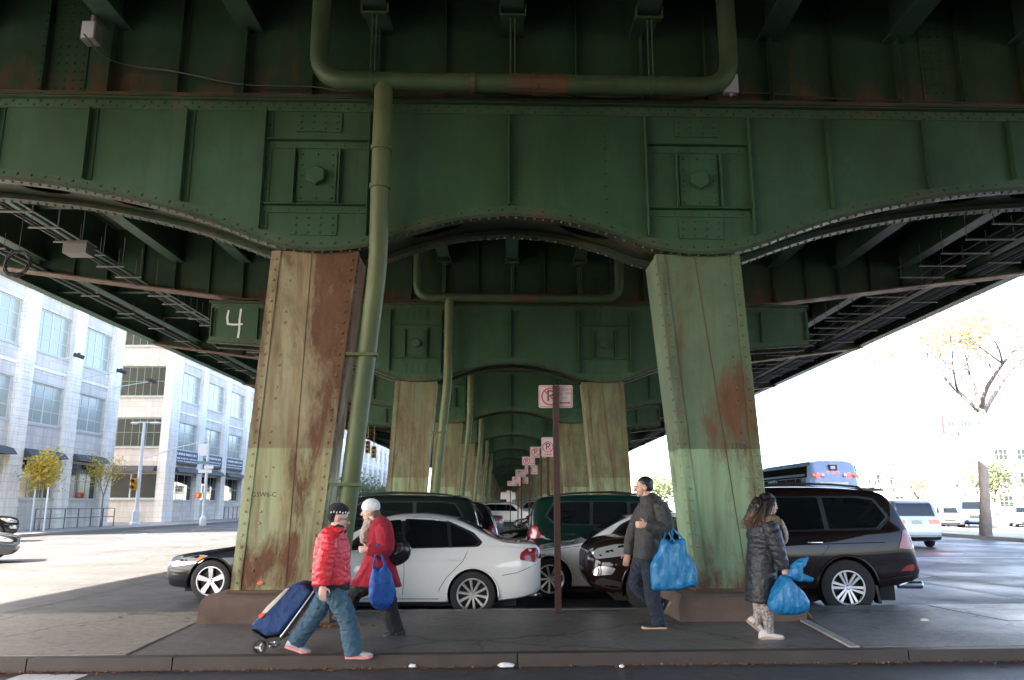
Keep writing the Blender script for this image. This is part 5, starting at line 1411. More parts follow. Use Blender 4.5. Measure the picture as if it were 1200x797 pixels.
# ================================================================== NO-PARKING SIGNPOSTS UNDER THE VIADUCT
def sign_plate(parent, w, h, words, arrow, y=-.0):
    """metal plate facing -Y with border, barred P and words"""
    m = MB(); m.prism_y(round_poly([(-w / 2, -h / 2), (w / 2, -h / 2), (w / 2, h / 2), (-w / 2, h / 2)], .03, 4), -.002, .0); p = m.build('sign_plate', 'sign_white', parent)
    def ringpoly(s0, s1):
        a = round_poly([(-s0[0], -s0[1]), (s0[0], -s0[1]), (s0[0], s0[1]), (-s0[0], s0[1])], .025, 4); b = round_poly([(-s1[0], -s1[1]), (s1[0], -s1[1]), (s1[0], s1[1]), (-s1[0], s1[1])], .02, 4)
        q = MB(); n = len(a); q.add([(x, -.0035, z) for x, z in a] + [(x, -.0035, z) for x, z in b], [(i, (i + 1) % n, n + (i + 1) % n, n + i) for i in range(n)]); return q
    ringpoly((w / 2 - .012, h / 2 - .012), (w / 2 - .02, h / 2 - .02)).build('border', 'sign_red', p, fix=False)
    r = min(h * .40, w * .42); cx = -w / 2 + r + .035 if w > h else 0; cz = 0
    q = MB(); n = 28; q.add([(cx + r * s * sin(2 * pi * i / n), -.0042, cz + r * s * cos(2 * pi * i / n)) for s in (1, .84) for i in range(n)], [(i, (i + 1) % n, n + (i + 1) % n, n + i) for i in range(n)]); q.build('ring', 'sign_red', p, fix=False)
    d = Vector((.72, -.70)); nn = Vector((.70, .72)) * r * .075
    q = MB(); q.add([(cx + v.x, -.0046, cz + v.y) for v in (-d * r * .9 - nn, d * r * .9 - nn, d * r * .9 + nn, -d * r * .9 + nn)], [(0, 1, 2, 3)]); q.build('bar', 'sign_red', p, fix=False)
    me = text_mesh('P', r * 1.75); me.materials.append(MAT('sign_black')); o = obj('letter', me, p); o.location = (cx, -.0036, cz + .005); o.rotation_euler = (pi / 2, 0, 0)
    if words:
        x = w / 2 - .105
        for i, tx in enumerate(words):
            me = text_mesh(tx, .062 if i < 2 else .05); me.materials.append(MAT('sign_red')); o = obj('lettering', me, p); o.location = (x, -.004, h * .31 - i * h * .19); o.rotation_euler = (pi / 2, 0, 0)
    if arrow:
        x0, x1, z = (w / 2 - .185, w / 2 - .025, -h * .28) if w > h else (-w * .3, w * .3, -h * .38)
        q = MB(); q.add([(x, -.004, zz) for x, zz in ((x0, z), (x0 + .03, z + .022), (x0 + .03, z + .01), (x1 - .03, z + .01), (x1 - .03, z + .022), (x1, z), (x1 - .03, z - .022), (x1 - .03, z - .01), (x0 + .03, z - .01), (x0 + .03, z - .022))], [tuple(range(10))]); q.build('arrow', 'sign_red', p, fix=False)
    return p
def signpost(label, loc, top, plates, rz=0, a=.03):
    root = thing('signpost', label, 'signpost', loc, rz, 'no-parking signposts under the viaduct')
    # perforated square steel tube: four walls, the front one pierced
    m = MB(); t = .004; z = 0
    m.span((-a, a - t, 0), (a, a, top)); m.span((-a, -a + t, 0), (-a + t, a - t, top)); m.span((a - t, -a + t, 0), (a, a - t, top))
    st = .0508; hole = .0065; n = int(top / st)
    m.span((-a, -a, 0), (-hole, -a + t, top)); m.span((hole, -a, 0), (a, -a + t, top))
    for i in range(n + 1):
        z0 = i * st + hole; z1 = min(top, (i + 1) * st - hole)
        if z1 > z0: m.span((-hole, -a + .0005, z0), (hole, -a + t, z1))
    m.build('post', 'rust_post', root)
    for (w, h, dz, dx, behind, words, arrow) in plates:
        p = sign_plate(root, w, h, words, arrow); p.location = (dx, (a + .006 if behind else -a - .004), top - dz)
    return root
W3 = ('8:30AM', 'To 1PM', 'SAT')
pp = at_ground(654, 718, IZ)
signpost('rusty perforated signpost on the island carrying a wide no-parking sign', (pp.x, 10.9, IZ), 3.0, [(.47, .315, .15, -.0, True, W3, True)], 0, .042)
for (px, py, w, Y, pls, lb) in (
    (642, 524, 'a', 18.9, [(.31, .46, .12, -.0, False, None, True)], 'signpost with an upright no-parking sign, next beyond the dark green SUV'),
    (634, 530, 'b', 23.2, [(.47, .315, .12, -.08, True, W3, True)], 'signpost with a wide no-parking sign, second beyond the dark green SUV'),
    (620, 541, 'c', 29.5, [(.47, .315, .1, -.02, False, W3, True), (.47, .315, .42, .08, True, W3, True)], 'signpost with two stacked no-parking signs'),
    (611, 555, 'd', 36.5, [(.47, .315, .1, -.03, False, W3, True), (.4, .315, .42, .15, True, None, True)], 'signpost with two staggered no-parking signs beyond the stacked pair'),
    (607, 563, 'e', 40.5, [(.47, .315, .1, -.05, False, None, True)], 'signpost with one low no-parking sign beside the staggered pair'),
    (598, 567, 'f', 52.0, [(.47, .315, .1, .05, False, None, True), (.47, .315, .1, .45, True, None, True)], 'farthest signpost under the viaduct')):
    p = at_depth(px, py, Y); signpost(lb, (p.x, Y, LOW), p.z - LOW + .12, pls)
# bent rusty pipe stub by the right plinth
m = MB(); p = at_ground(938, 708, IZ); q = at_ground(949, 721, IZ)
m.tube(bend([(3.50, 10.62, IZ), (3.52, 10.55, IZ + .17), (3.60, 10.42, IZ + .16), (3.68, 10.30, IZ + .0)], .08, 5), .035, 8)
o = m.build('pipe_stub', 'rust_steel', None, True); tag(o, 'bent rusty pipe stub beside the plinth of the less rusty column', 'pipe')
# ================================================================== PEOPLE
from mathutils import noise as mnoise
plain('skin', (.52, .30, .22), .5, 0, .06, 20); plain('skin_pale', (.60, .36, .29), .5, 0, .06, 20)
plain('hair_dark', (.012, .010, .009), .45, 0, .3, 60); plain('hair_brown', (.10, .05, .025), .5, 0, .3, 60)
def cloth(name, c, rough=.85, sheen=.3, weave=900, var=.14, wv=.25):
    k = NT(name); f = k.noise(7, 5, .65); k.color(k.mix(f, tuple(v * (1 - var) for v in c), tuple(min(1, v * (1 + var)) for v in c))); k.set(Roughness=rough)
    k.b.inputs['Sheen Weight'].default_value = sheen * .2; k.b.inputs['Sheen Roughness'].default_value = .5; k.bump(k.math('ADD', k.math('MULTIPLY', k.noise(weave, 2), .05 * wv * 4), k.noise(15, 4, .6, dist=.6)), .75, .022)
cloth('nylon_red', (.62, .022, .032), .42, .1, 300); cloth('wool_red', (.28, .006, .018), .9, .35); cloth('denim', (.040, .085, .125), .85, .2, var=.3); cloth('denim_dark', (.009, .016, .030), .85, .15, var=.3)
cloth('cloth_black', (.008, .008, .009), .85, .2); cloth('jacket_grey', (.024, .024, .023), .7, .2); cloth('coat_navy', (.013, .0135, .018), .5, .15, 300); cloth('knit_white', (.72, .70, .66), .95, .3, 260, wv=.8)
cloth('knit_black', (.016, .015, .016), .95, .2, 260, wv=.8); cloth('scarf_beige', (.38, .29, .23), .95, .3); cloth('shoe_grey', (.42, .41, .42), .7, .1); cloth('shoe_black', (.02, .019, .019), .6, .1); cloth('shoe_white', (.60, .55, .52), .6, .1)
cloth('sole_pink', (.62, .25, .25), .7, 0); cloth('sole_dark', (.05, .045, .04), .8, 0); cloth('sole_tan', (.42, .30, .2), .7, 0); cloth('bag_nylon', (.005, .075, .32), .6, .1, 300); cloth('trolley_navy', (.010, .042, .14), .75, .15); cloth('flap_cream', (.62, .58, .48), .7, .1)
k = NT('leggings_print'); f = k.noise(38, 3, .6, dist=1.2); k.color(k.mix(k.ramp(f, .47, .53), (.36, .32, .29), (.15, .125, .115))); k.set(Roughness=.8)
k = NT('fur_pale'); k.color(k.mix(k.noise(60, 3), (.28, .24, .20), (.62, .58, .52))); k.set(Roughness=.95); k.bump(k.noise(90, 4), .9, .01)
k = NT('fur_brown'); k.color(k.mix(k.noise(40, 3), (.06, .035, .02), (.34, .22, .12))); k.set(Roughness=.95); k.bump(k.noise(90, 4), .9, .01)
k = NT('plastic_blue'); k.color(k.mix(k.noise(5, 4), (.010, .19, .44), (.018, .28, .58))); k.set(Roughness=.2); k.b.inputs['Specular IOR Level'].default_value = .7
k.bump(k.math('ABSOLUTE', k.math('SUBTRACT', k.noise(13, 4, .6, dist=1.4, sc=(1.3, 1.3, .7)), .5)), .8, .035)
tr = k.n.new('ShaderNodeBsdfTranslucent'); mx = k.n.new('ShaderNodeMixShader'); mx.inputs[0].default_value = .3; tr.inputs[0].default_value = (.01, .2, .5, 1); k.link(k.b.outputs[0], mx.inputs[1]); k.link(tr.outputs[0], mx.inputs[2]); k.link(mx.outputs[0], k.n['Material Output'].inputs[0])
k = NT('leather_black'); k.color((.012, .012, .013)); k.set(Roughness=.22); k.bump(k.noise(14, 5, .65), .5, .01)
k = NT('hair_ombre'); z = k.sep(); k.color(k.mix(k.ramp(k.math('ADD', z[2], k.math('MULTIPLY', k.noise(30, 2), .1)), 1.36, 1.50), (.10, .052, .024), (.010, .007, .006))); k.set(Roughness=.5)
plain('eye_white', (.7, .68, .65), .2); plain('eye_dark', (.02, .015, .012), .2); plain('lip', (.42, .14, .12), .5); plain('glasses', (.015, .015, .015), .3); plain('handle_steel', (.5, .5, .52), .3, .8)

class Fig:
    def __init__(s, name, label, cat, x0, y0, sc, Y, loc, group=None):
        s.x0, s.y0, s.sc, s.Y = x0, y0, sc, Y
        s.root = thing(name, label, cat, loc, 0, group); s.off = Vector(loc)
        s.m = Y * CT / FPX / sc                      # metres per crop pixel
    def P(s, cx, cy, dy=0.0):
        p = at_depth(s.x0 + cx / s.sc, s.y0 + cy / s.sc, s.Y); p.y += dy; return p - s.off
    def limb(s, mb, pts, n=14, k=1.0, sub=4):
        """pts: (cx, cy, dy, in-plane radius in crop px, depth radius in m or None)"""
        C = [s.P(p[0], p[1], p[2]) for p in pts]; R = [(p[3] * s.m * k, (p[4] if len(p) > 4 and p[4] else p[3] * s.m) * k) for p in pts]
        Q = []; RR = []
        for i in range(len(C) - 1):
            a, b, c, d = C[max(i - 1, 0)], C[i], C[i + 1], C[min(i + 2, len(C) - 1)]
            for j in range(sub):
                t = j / sub; v = .5 * ((2 * b) + (c - a) * t + (2 * a - 5 * b + 4 * c - d) * t * t + (3 * b - a - 3 * c + d) * t ** 3)
                Q.append(v); RR.append((R[i][0] * (1 - t) + R[i + 1][0] * t, R[i][1] * (1 - t) + R[i + 1][1] * t))
        Q.append(C[-1]); RR.append(R[-1]); rings = []
        for i, p in enumerate(Q):
            t = (Q[min(i + 1, len(Q) - 1)] - Q[max(i - 1, 0)]); t.normalize(); A = Vector((0, 1, 0)); A = (A - t * A.dot(t)).normalized(); B = t.cross(A).normalized()
            rings.append([p + B * cos(2 * pi * q / n) * RR[i][0] + A * sin(2 * pi * q / n) * RR[i][1] for q in range(n)])
        mb.loft(rings)
    def solid(s, name, mb, mat, voxel=.009, smooth_it=3, wrinkle=0.0, wf=9.0, quilt=0.0, qf=.05, parent=None, stretch=(1, 1, 1)):
        o = mb.build(name, mat, parent or s.root)
        r = o.modifiers.new('r', 'REMESH'); r.mode = 'VOXEL'; r.voxel_size = voxel
        if smooth_it: q = o.modifiers.new('s', 'SMOOTH'); q.iterations = smooth_it; q.factor = .5
        flatten_bake(o, None)
        me = o.data
        if wrinkle or quilt:
            me.update(); N = [v.normal.copy() for v in me.vertices]
            for v, nn in zip(me.vertices, N):
                d = 0
                if wrinkle:
                    c = Vector((v.co.x * wf * stretch[0], v.co.y * wf * stretch[1], v.co.z * wf * stretch[2]))
                    a = mnoise.noise(c); b = mnoise.noise(c * 2.3 + Vector((7, 3, 1))); d += wrinkle * ((1 - abs(a) * 2) * .7 + b * .5)
                if quilt:
                    ph = (v.co.z + .05 * mnoise.noise(v.co * 5) + .02 * mnoise.noise(v.co * 17) + .05 * v.co.x) / qf
                    d += quilt * (abs(sin(pi * ph)) ** .6 - .6) + quilt * .6 * mnoise.noise(v.co * 30)
                v.co += nn * d
            me.update()
        if not me.materials: me.materials.append(MAT(mat))
        return o
    def head(s, mb, cx, cy, h, f, tilt=0.0, yaw=0.0, ears=True):
        """chin-to-crown height h in metres, centred at crop point, facing f=+1 right / -1 left"""
        c = s.P(cx, cy); M = Matrix.Rotation(yaw, 3, 'Z') @ Matrix.Rotation(tilt * f, 3, 'Y') @ (Matrix.Identity(3) if f > 0 else Matrix.Rotation(pi, 3, 'Z'))
        T = lambda x, y, z: c + M @ (Vector((x, y, z - .5)) * h)
        def e(p, r): mb.ell(T(*p), (r[0] * h, r[1] * h, r[2] * h), M, 16, 12)
        e((-.06, 0, .62), (.43, .34, .38)); e((.10, 0, .40), (.29, .27, .38)); e((.15, 0, .15), (.21, .20, .13)); e((.27, 0, .08), (.08, .1, .07)); e((.28, 0, .55), (.12, .21, .05))
        mb.tube([T(.36, 0, .54), T(.42, 0, .44), T(.485, 0, .34), T(.43, 0, .30)], [.035 * h, .045 * h, .062 * h, .05 * h], 8)
        e((.38, 0, .215), (.04, .09, .025)); e((.37, 0, .165), (.04, .08, .025))
        for q in (-1, 1):
            e((.26, q * .14, .33), (.08, .09, .09))
            if ears: e((-.05, q * .335, .42), (.09, .035, .13))
        s.T, s.hM, s.hh = T, M, h
        return T
    def face_parts(s, body):
        T, h = s.T, s.hh
        for q in (-1, 1):
            m = MB(); m.ell(T(.335, q * .135, .475), (.045 * h, .055 * h, .035 * h), s.hM, 10, 6); e = m.build('eye', 'eye_white', body, True)
            m = MB(); m.ell(T(.368, q * .138, .475), (.02 * h, .028 * h, .028 * h), s.hM, 8, 6); m.build('iris', 'eye_dark', e, True)
            m = MB(); m.tube([T(.38, q * .06, .55), T(.39, q * .13, .575), T(.33, q * .22, .55)], .016 * h, 5); m.build('eyebrow', 'hair_dark', body, True)
        m = MB(); m.ell(T(.405, 0, .20), (.02 * h, .085 * h, .03 * h), s.hM, 10, 6); m.build('lips', 'lip', body, True)
    def hand(s, mb, wrist, tip_dir, side, palm_n, curl=.6, size=.17, grip=False):
        """wrist: point; tip_dir: pointing direction; side: towards the thumb; palm_n: direction the palm faces"""
        d = Vector(tip_dir).normalized(); u = Vector(side); u = (u - d * u.dot(d)).normalized(); n = Vector(palm_n); n = (n - d * n.dot(d) - u * n.dot(u)); n = n.normalized() if n.length > .01 else d.cross(u)
        L = size * .52; w = size * .24; th = size * .085
        R = []
        for t, ww, tt in ((-.15, .62, 1.0), (.1, .75, 1.05), (.5, 1.0, 1.0), (.85, 1.0, .85), (1.0, .9, .6)):
            c = wrist + d * L * t; R.append([c + u * cos(2 * pi * k / 10) * w * ww + n * sin(2 * pi * k / 10) * th * tt for k in range(10)])
        mb.loft(R)
        for i, (o, ln) in enumerate(((.72, .92), (.25, 1.0), (-.24, .95), (-.72, .76))):
            p = wrist + d * L * .93 + u * w * o * .95; P = [p]; ang = .15; f = size * .50 * ln / 3
            for k in range(3):
                ang += curl * (.75 if k else .55); P.append(P[-1] + (d * cos(ang) + n * sin(ang)) * f * (1.1 - .15 * k))
            mb.tube(P, [size * .048, size * .046, size * .042, size * .034], 8)
        p = wrist + d * L * .25 + u * w * .85
        mb.tube([p, p + (u * .75 + d * .6 + n * .25).normalized() * size * .2, p + (u * .75 + d * .6 + n * .25).normalized() * size * .2 + (d * .85 + n * curl * .8 + u * .1).normalized() * size * .17], [size * .066, size * .056, size * .044], 8)
    def shoe(s, name, heel, toe, mat, sole, dy, up=None, h=.085, w=.046):
        a, b = s.P(heel[0], heel[1], dy), s.P(toe[0], toe[1], dy); d = (b - a); L = d.length; d.normalize(); A = Vector((0, 1, 0)); U = A.cross(d)
        if U.z < 0: U = -U
        m = MB(); R = []
        for t, hh, ww, z0 in ((.0, .6, .55, .012), (.05, .95, .75, .008), (.2, 1.05, .82, .008), (.38, .98, .82, .01), (.55, .72, .92, .01), (.75, .56, 1.0, .01), (.9, .46, .85, .012), (1.0, .26, .45, .02)):
            c = a + d * L * t; R.append([c + A * cos(2 * pi * k / 14) * w * ww + U * (z0 + (.5 + .5 * sin(2 * pi * k / 14)) * h * hh) for k in range(14)])
        m.loft(R); o = m.build(name, mat, s.root, True)
        q = MB(); R = []
        for t, ww, z in ((-.015, .5, 0), (.03, .82, 0), (.2, .9, 0), (.45, .86, 0), (.72, 1.1, 0), (.9, .95, .004), (1.01, .5, .012)):
            c = a + d * L * t; R.append([c + A * x * w * ww + U * (z + zz) for x, zz in ((-1, 0), (1, 0), (1.02, .014), (1.0, .026), (-1.0, .026), (-1.02, .014))])
        q.loft(R); q.build('sole', sole, o)
        m = MB(); c = a + d * L * .45
        for t in (.40, .48, .56):
            p = a + d * L * t + U * (h * (.93 - (t - .4) * 1.6)); m.tube([p - A * w * .45, p + U * .006, p + A * w * .45], .004, 5)
        m.build('lace', sole, o)
        return o
    def pillow(s, mb, poly, dy, t, prof=((-1, .5), (-.85, .8), (-.45, .96), (0, 1), (.45, .96), (.85, .8), (1, .5)), rnd=10):
        poly = round_poly(poly, rnd, 4); cx = sum(p[0] for p in poly) / len(poly); cyy = sum(p[1] for p in poly) / len(poly)
        mb.loft([[s.P(cx + (x - cx) * k, cyy + (y - cyy) * k, dy + q * t) for x, y in poly] for q, k in prof])
    def strap(s, pts, r=.008, n=6):
        P = [s.P(*p) for p in pts]; m = MB(); Q = []
        for i in range(len(P) - 1):
            a, b, c, d = P[max(i - 1, 0)], P[i], P[i + 1], P[min(i + 2, len(P) - 1)]
            for j in range(5):
                t = j / 5; Q.append(.5 * ((2 * b) + (c - a) * t + (2 * a - 5 * b + 4 * c - d) * t * t + (3 * b - a - 3 * c + d) * t ** 3))
        Q.append(P[-1]); m.tube(Q, r, n); return m

X = Vector((1, 0, 0)); Yv = Vector((0, 1, 0)); Z = Vector((0, 0, 1))
# ---------------------------------------------------------------- woman in red puffer jacket pulling a trolley
def red_woman():
    g = at_ground(280 + 540 / 3.795, 570 + 757 / 3.795, IZ); Y = g.y + .09
    s = Fig('person', 'person in red puffer jacket, jeans and black knit hat pulling a trolley', 'person', 280, 570, 3.795, Y, (at_ground(378, 768, IZ).x, Y, IZ), 'people crossing the island')
    nearleg = [(428, 468, -.08, 50), (462, 520, -.09, 48), (490, 580, -.09, 42), (503, 650, -.09, 40), (514, 705, -.09, 41), (518, 738, -.09, 40)]
    farleg = [(395, 468, .08, 50), (360, 525, .08, 47), (325, 585, .08, 42), (285, 640, .08, 40), (255, 680, .08, 40), (240, 706, .08, 39)]
    narm = [(428, 225, -.15, 34), (415, 285, -.21, 37), (403, 345, -.235, 35), (400, 395, -.235, 33), (398, 428, -.235, 27)]
    farm = [(418, 225, .15, 34), (385, 285, .22, 36), (352, 330, .24, 34), (345, 385, .22, 30), (340, 432, .2, 26)]
    body = MB(); s.head(body, 446, 140, .215, 1, .18, .12)
    s.limb(body, [(438, 165, 0, 26), (432, 190, 0, 26), (425, 215, 0, 40, .1), (415, 280, 0, 60, .15), (412, 380, 0, 60, .15), (412, 450, 0, 62, .15), (412, 480, 0, 50, .12)])
    for L in (nearleg, farleg): s.limb(body, L, k=.7)
    for L in (narm, farm): s.limb(body, L, k=.6)
    for leg in (nearleg, farleg): s.limb(body, [(leg[-1][0], leg[-1][1] - 15, leg[-1][2], 18), (leg[-1][0] - 2, leg[-1][1] + 8, leg[-1][2], 18)])
    s.hand(body, s.P(398, 432, -.235), Z * -1 + X * .02, X, Yv, .35, .165); s.hand(body, s.P(340, 436, .2), Z * -1 - X * .25, Yv * -1, X * -1, .9, .165)
    b = s.solid('body', body, 'skin_pale', .0055, 2); s.face_parts(b)
    j = MB(); s.limb(j, [(443, 176, 0, 30, .07), (436, 198, 0, 44, .10), (426, 220, 0, 62, .16), (416, 258, 0, 74, .185), (413, 310, 0, 78, .19), (412, 360, 0, 79, .19), (412, 400, 0, 82, .195), (412, 426, 0, 83, .195), (412, 434, 0, 78, .185)], 22)
    o = s.solid('jacket', j, 'nylon_red', .008, 1, .004, 14, .0095, .06)
    for L in (narm, farm):
        q = MB(); s.limb(q, L); s.solid('sleeve', q, 'nylon_red', .008, 1, .004, 14, .009, .058, parent=o)
    h = MB(); s.limb(h, [(412, 420, 0, 78, .182), (412, 452, 0, 79, .18), (412, 462, 0, 76, .175)], 20); s.solid('shirt_hem', h, 'cloth_black', .009, 2, .004, 14)
    d = MB(); s.limb(d, [(412, 436, 0, 70, .165), (412, 470, 0, 66, .16), (412, 492, 0, 52, .13)], 18)
    for L in (nearleg, farleg): s.limb(d, L, 16, .9)
    s.solid('jeans', d, 'denim', .0075, 1, .014, 13, stretch=(1, 1, 1.5))
    c = MB(); s.limb(c, [(424, 184, 0, 30, .075), (431, 194, 0, 42, .09), (432, 206, 0, 46, .10), (431, 214, 0, 42, .095)], 18); s.solid('neck_warmer', c, 'cloth_black', .008, 2, .006, 18)
    # knit hat with a pale patterned band
    T, hh = s.T, s.hh; k = MB(); k.ell(T(-.10, 0, .84), (.47 * hh, .41 * hh, .33 * hh), s.hM, 18, 12); k.ell(T(-.30, 0, .60), (.27 * hh, .37 * hh, .36 * hh), s.hM, 18, 12)
    o = s.solid('hat', k, 'knit_black', .007, 3, .002, 40)
    for i in range(16):
        a = -2.2 + 4.4 * i / 15; m = MB(); m.ell(T(-.10 + .47 * cos(a), .42 * sin(a), .72 + .06 * cos(a) + .03 * (i % 2)), (.035 * hh, .035 * hh, .05 * hh), s.hM, 6, 5); m.build('hat_pattern', 'knit_white', o)
    m = MB()
    for q in (-1, 1): 
        m.tube([T(.43, q * .05, .49), T(.42, q * .2, .50), T(.40, q * .22, .42), T(.42, q * .06, .41), T(.43, q * .05, .49)], .003, 5); m.tube([T(.41, q * .22, .49), T(.1, q * .33, .48)], .003, 5)
    m.build('glasses', 'glasses', s.root)
    s.shoe('shoe', (484, 757), (601, 757), 'shoe_grey', 'sole_pink', -.09); s.shoe('shoe', (196, 722), (303, 757), 'shoe_grey', 'sole_pink', .08)
    # trolley
    p = s.P(130, 741, .2) + s.off
    t = Fig('shopping_trolley', 'navy shopping trolley bag with cream flap pulled by the person in red jacket', 'trolley', 280, 570, 3.795, Y, (p.x, p.y, IZ))
    m = MB(); t.pillow(m, [(42, 625), (110, 672), (172, 662), (322, 472), (292, 440), (256, 430), (205, 452), (112, 548)], .2, .165, ((-1, .88), (-.93, .96), (-.75, 1), (.75, 1), (.93, .96), (1, .88)), 14)
    t.solid('bag', m, 'trolley_navy', .011, 2, .008, 8)
    m = MB(); t.pillow(m, [(96, 566), (120, 536), (205, 456), (222, 452), (198, 484), (118, 566)], .19, .160, ((-1.03, .95), (-1, 1), (1, 1), (1.03, .95)), 6); m.build('flap', 'flap_cream', t.root, True, 40)
    m = MB(); t.pillow(m, [(80, 580), (96, 564), (116, 566), (92, 590)], .19, .162, ((-1.03, .95), (-1, 1), (1, 1), (1.03, .95)), 3); m.build('label_patch', 'orange_paint', t.root)
    m = MB(); t.pillow(m, [(44, 640), (112, 684), (178, 672), (182, 690), (110, 700), (56, 668)], .2, .15, ((-1, .96), (1, .96)), 4); m.build('base', 'trim_black', t.root)
    for dy in (.04, .36):
        rr = 28 * t.m; w = MB(); c = t.P(130 if dy < .1 else 150, 0, dy); c.z = rr
        w.lathe([(rr * .72, -.018), (rr, -.018), (rr, .018), (rr * .72, .018)], c, 'y', 22, caps=False); wo = w.build('wheel', 'tyre_rubber', t.root, True, 40)
        w = MB(); w.lathe([(.001, -.014), (rr * .22, -.02), (rr * .25, .0)], c, 'y', 12, caps=False)
        for k in range(3):
            a = k * 2 * pi / 3 + .5; d = Vector((sin(a), 0, cos(a))); e = Vector((cos(a), 0, -sin(a))) * rr * .13
            w.hexa([c - e - Yv * .012, c + e - Yv * .012, c + e + Yv * .012, c - e + Yv * .012, c + d * rr * .78 - e - Yv * .012, c + d * rr * .78 + e - Yv * .012, c + d * rr * .78 + e + Yv * .012, c + d * rr * .78 - e + Yv * .012])
        w.build('spokes', 'handle_steel', wo)
    m = MB(); m.tube([t.P(130, 714, .04), t.P(150, 714, .36)], .01, 6); m.build('axle', 'handle_steel', t.root)
    for dy in (.07, .33):
        m = t.strap([(165, 690, dy), (250, 575, dy), (325, 470, dy), (338, 452, .2 + (dy - .2) * .6)], .011); m.build('frame_bar', 'handle_steel', t.root, True)
    m = t.strap([(338, 452, .12), (342, 447, .2), (338, 452, .28)], .014); m.build('grip', 'trim_black', t.root, True)
red_woman()
# ---------------------------------------------------------------- woman in long red coat, white hat
def hat_woman():
    g = at_ground(280 + 690 / 3.795, 570 + 668 / 3.795, IZ); Y = g.y + .07
    s = Fig('person', 'person in long dark red coat and white knit hat walking with a black handbag', 'person', 280, 570, 3.795, Y, (at_ground(445, 746, IZ).x, Y, IZ), 'people crossing the island')
    back = [(645, 425, -.07, 50), (660, 480, -.07, 46), (675, 545, -.07, 38), (690, 600, -.07, 36), (704, 645, -.07, 34)]
    front = [(590, 425, .07, 50), (545, 448, .07, 46), (508, 478, .07, 38), (488, 530, .07, 34), (470, 575, .07, 31), (462, 590, .07, 28)]
    narm = [(648, 178, -.13, 36), (662, 225, -.19, 38), (668, 272, -.22, 34), (630, 280, -.25, 30), (592, 274, -.26, 22)]
    farm = [(630, 178, .13, 34), (640, 225, .2, 36), (636, 270, .22, 32), (605, 282, .18, 26), (585, 276, .12, 20)]
    body = MB(); s.head(body, 584, 108, .215, -1, .12)
    s.limb(body, [(597, 130, 0, 25), (608, 160, 0, 26), (622, 185, 0, 36, .1), (627, 240, 0, 46, .13), (620, 330, 0, 46, .13), (618, 420, 0, 52, .14), (618, 440, 0, 44, .12)])
    for L in (back, front): s.limb(body, L, k=.7)
    for L in (narm, farm): s.limb(body, L, k=.6)
    s.hand(body, s.P(592, 273, -.26), X * -1 - Z * .05, Z, Yv, .9, .155); s.hand(body, s.P(585, 276, .12), X * -1 - Z * .2, Z, Yv * -1, .9, .155)
    for L in (back, front): s.limb(body, [(L[-1][0], L[-1][1] - 12, L[-1][2], 15), (L[-1][0], L[-1][1] + 6, L[-1][2], 15)])
    b = s.solid('body', body, 'skin_pale', .0058, 2); s.face_parts(b)
    c = MB(); s.limb(c, [(603, 148, 0, 30, .075), (613, 163, 0, 46, .12), (624, 186, 0, 56, .16), (628, 230, 0, 60, .175), (626, 280, 0, 60, .17), (622, 330, 0, 68, .18), (619, 380, 0, 86, .19), (615, 428, 0, 104, .21), (614, 441, 0, 110, .21)], 22)
    o = s.solid('coat', c, 'wool_red', .009, 3, .008, 7, stretch=(1.6, 1.6, .5))
    for L in (narm, farm):
        q = MB(); s.limb(q, L); s.solid('sleeve', q, 'wool_red', .009, 2, .009, 13, parent=o)
    m = MB(); s.pillow(m, [(600, 300), (580, 330), (545, 390), (500, 425), (512, 440), (600, 440), (640, 400), (640, 320)], -.12, .04, rnd=12); s.solid('coat_front', m, 'wool_red', .009, 2, .004, 8, parent=o)
    m = MB(); s.pillow(m, [(650, 330), (690, 370), (728, 442), (700, 446), (640, 440), (620, 380)], -.08, .06, rnd=12); s.solid('coat_tail', m, 'wool_red', .009, 2, .004, 8, parent=o)
    d = MB(); s.limb(d, [(618, 400, 0, 60, .15), (618, 430, 0, 60, .15), (618, 448, 0, 48, .12)], 16)
    for L in (back, front): s.limb(d, L, 16, .92)
    s.solid('trousers', d, 'cloth_black', .009, 2, .010, 11)
    T, hh = s.T, s.hh; k = MB(); k.ell(T(-.05, 0, .70), (.49 * hh, .41 * hh, .42 * hh), s.hM, 18, 12); s.solid('hat', k, 'knit_white', .007, 3, .002, 40)
    m = MB(); m.ell(T(-.25, 0, .28), (.26 * hh, .32 * hh, .36 * hh), s.hM, 14, 10); m.ell(T(-.42, 0, .02), (.22 * hh, .30 * hh, .24 * hh), s.hM, 14, 10); s.solid('hair', m, 'hair_brown', .007, 1, .008, 30, stretch=(1, 1, .3))
    m = MB(); s.limb(m, [(594, 156, 0, 28, .08), (584, 170, -.01, 30, .09), (570, 195, -.06, 19, .05), (562, 225, -.09, 17, .045), (566, 246, -.10, 12, .03)], 16); s.solid('scarf', m, 'scarf_beige', .007, 1, .014, 18)
    s.shoe('shoe', (744, 668), (648, 668), 'shoe_black', 'sole_dark', -.07); s.shoe('shoe', (466, 616), (408, 590), 'shoe_black', 'sole_dark', .07)
    # handbag
    h = Fig('handbag', 'large shiny black handbag over the shoulder of the person in long red coat', 'handbag', 280, 570, 3.795, Y, tuple(s.off), None)
    m = MB(); h.pillow(m, [(676, 215), (700, 195), (735, 225), (770, 278), (756, 322), (722, 346), (690, 352), (668, 310), (664, 255)], -.04, .085, rnd=14); h.solid('bag', m, 'leather_black', .009, 2, .010, 9)
    for dy in (-.10, .02):
        m = h.strap([(678, 225, dy), (668, 190, -.06 + dy * .3), (655, 170, -.08), (672, 195, -.10), (715, 225, dy)], .009); m.build('strap', 'leather_black', h.root, True)
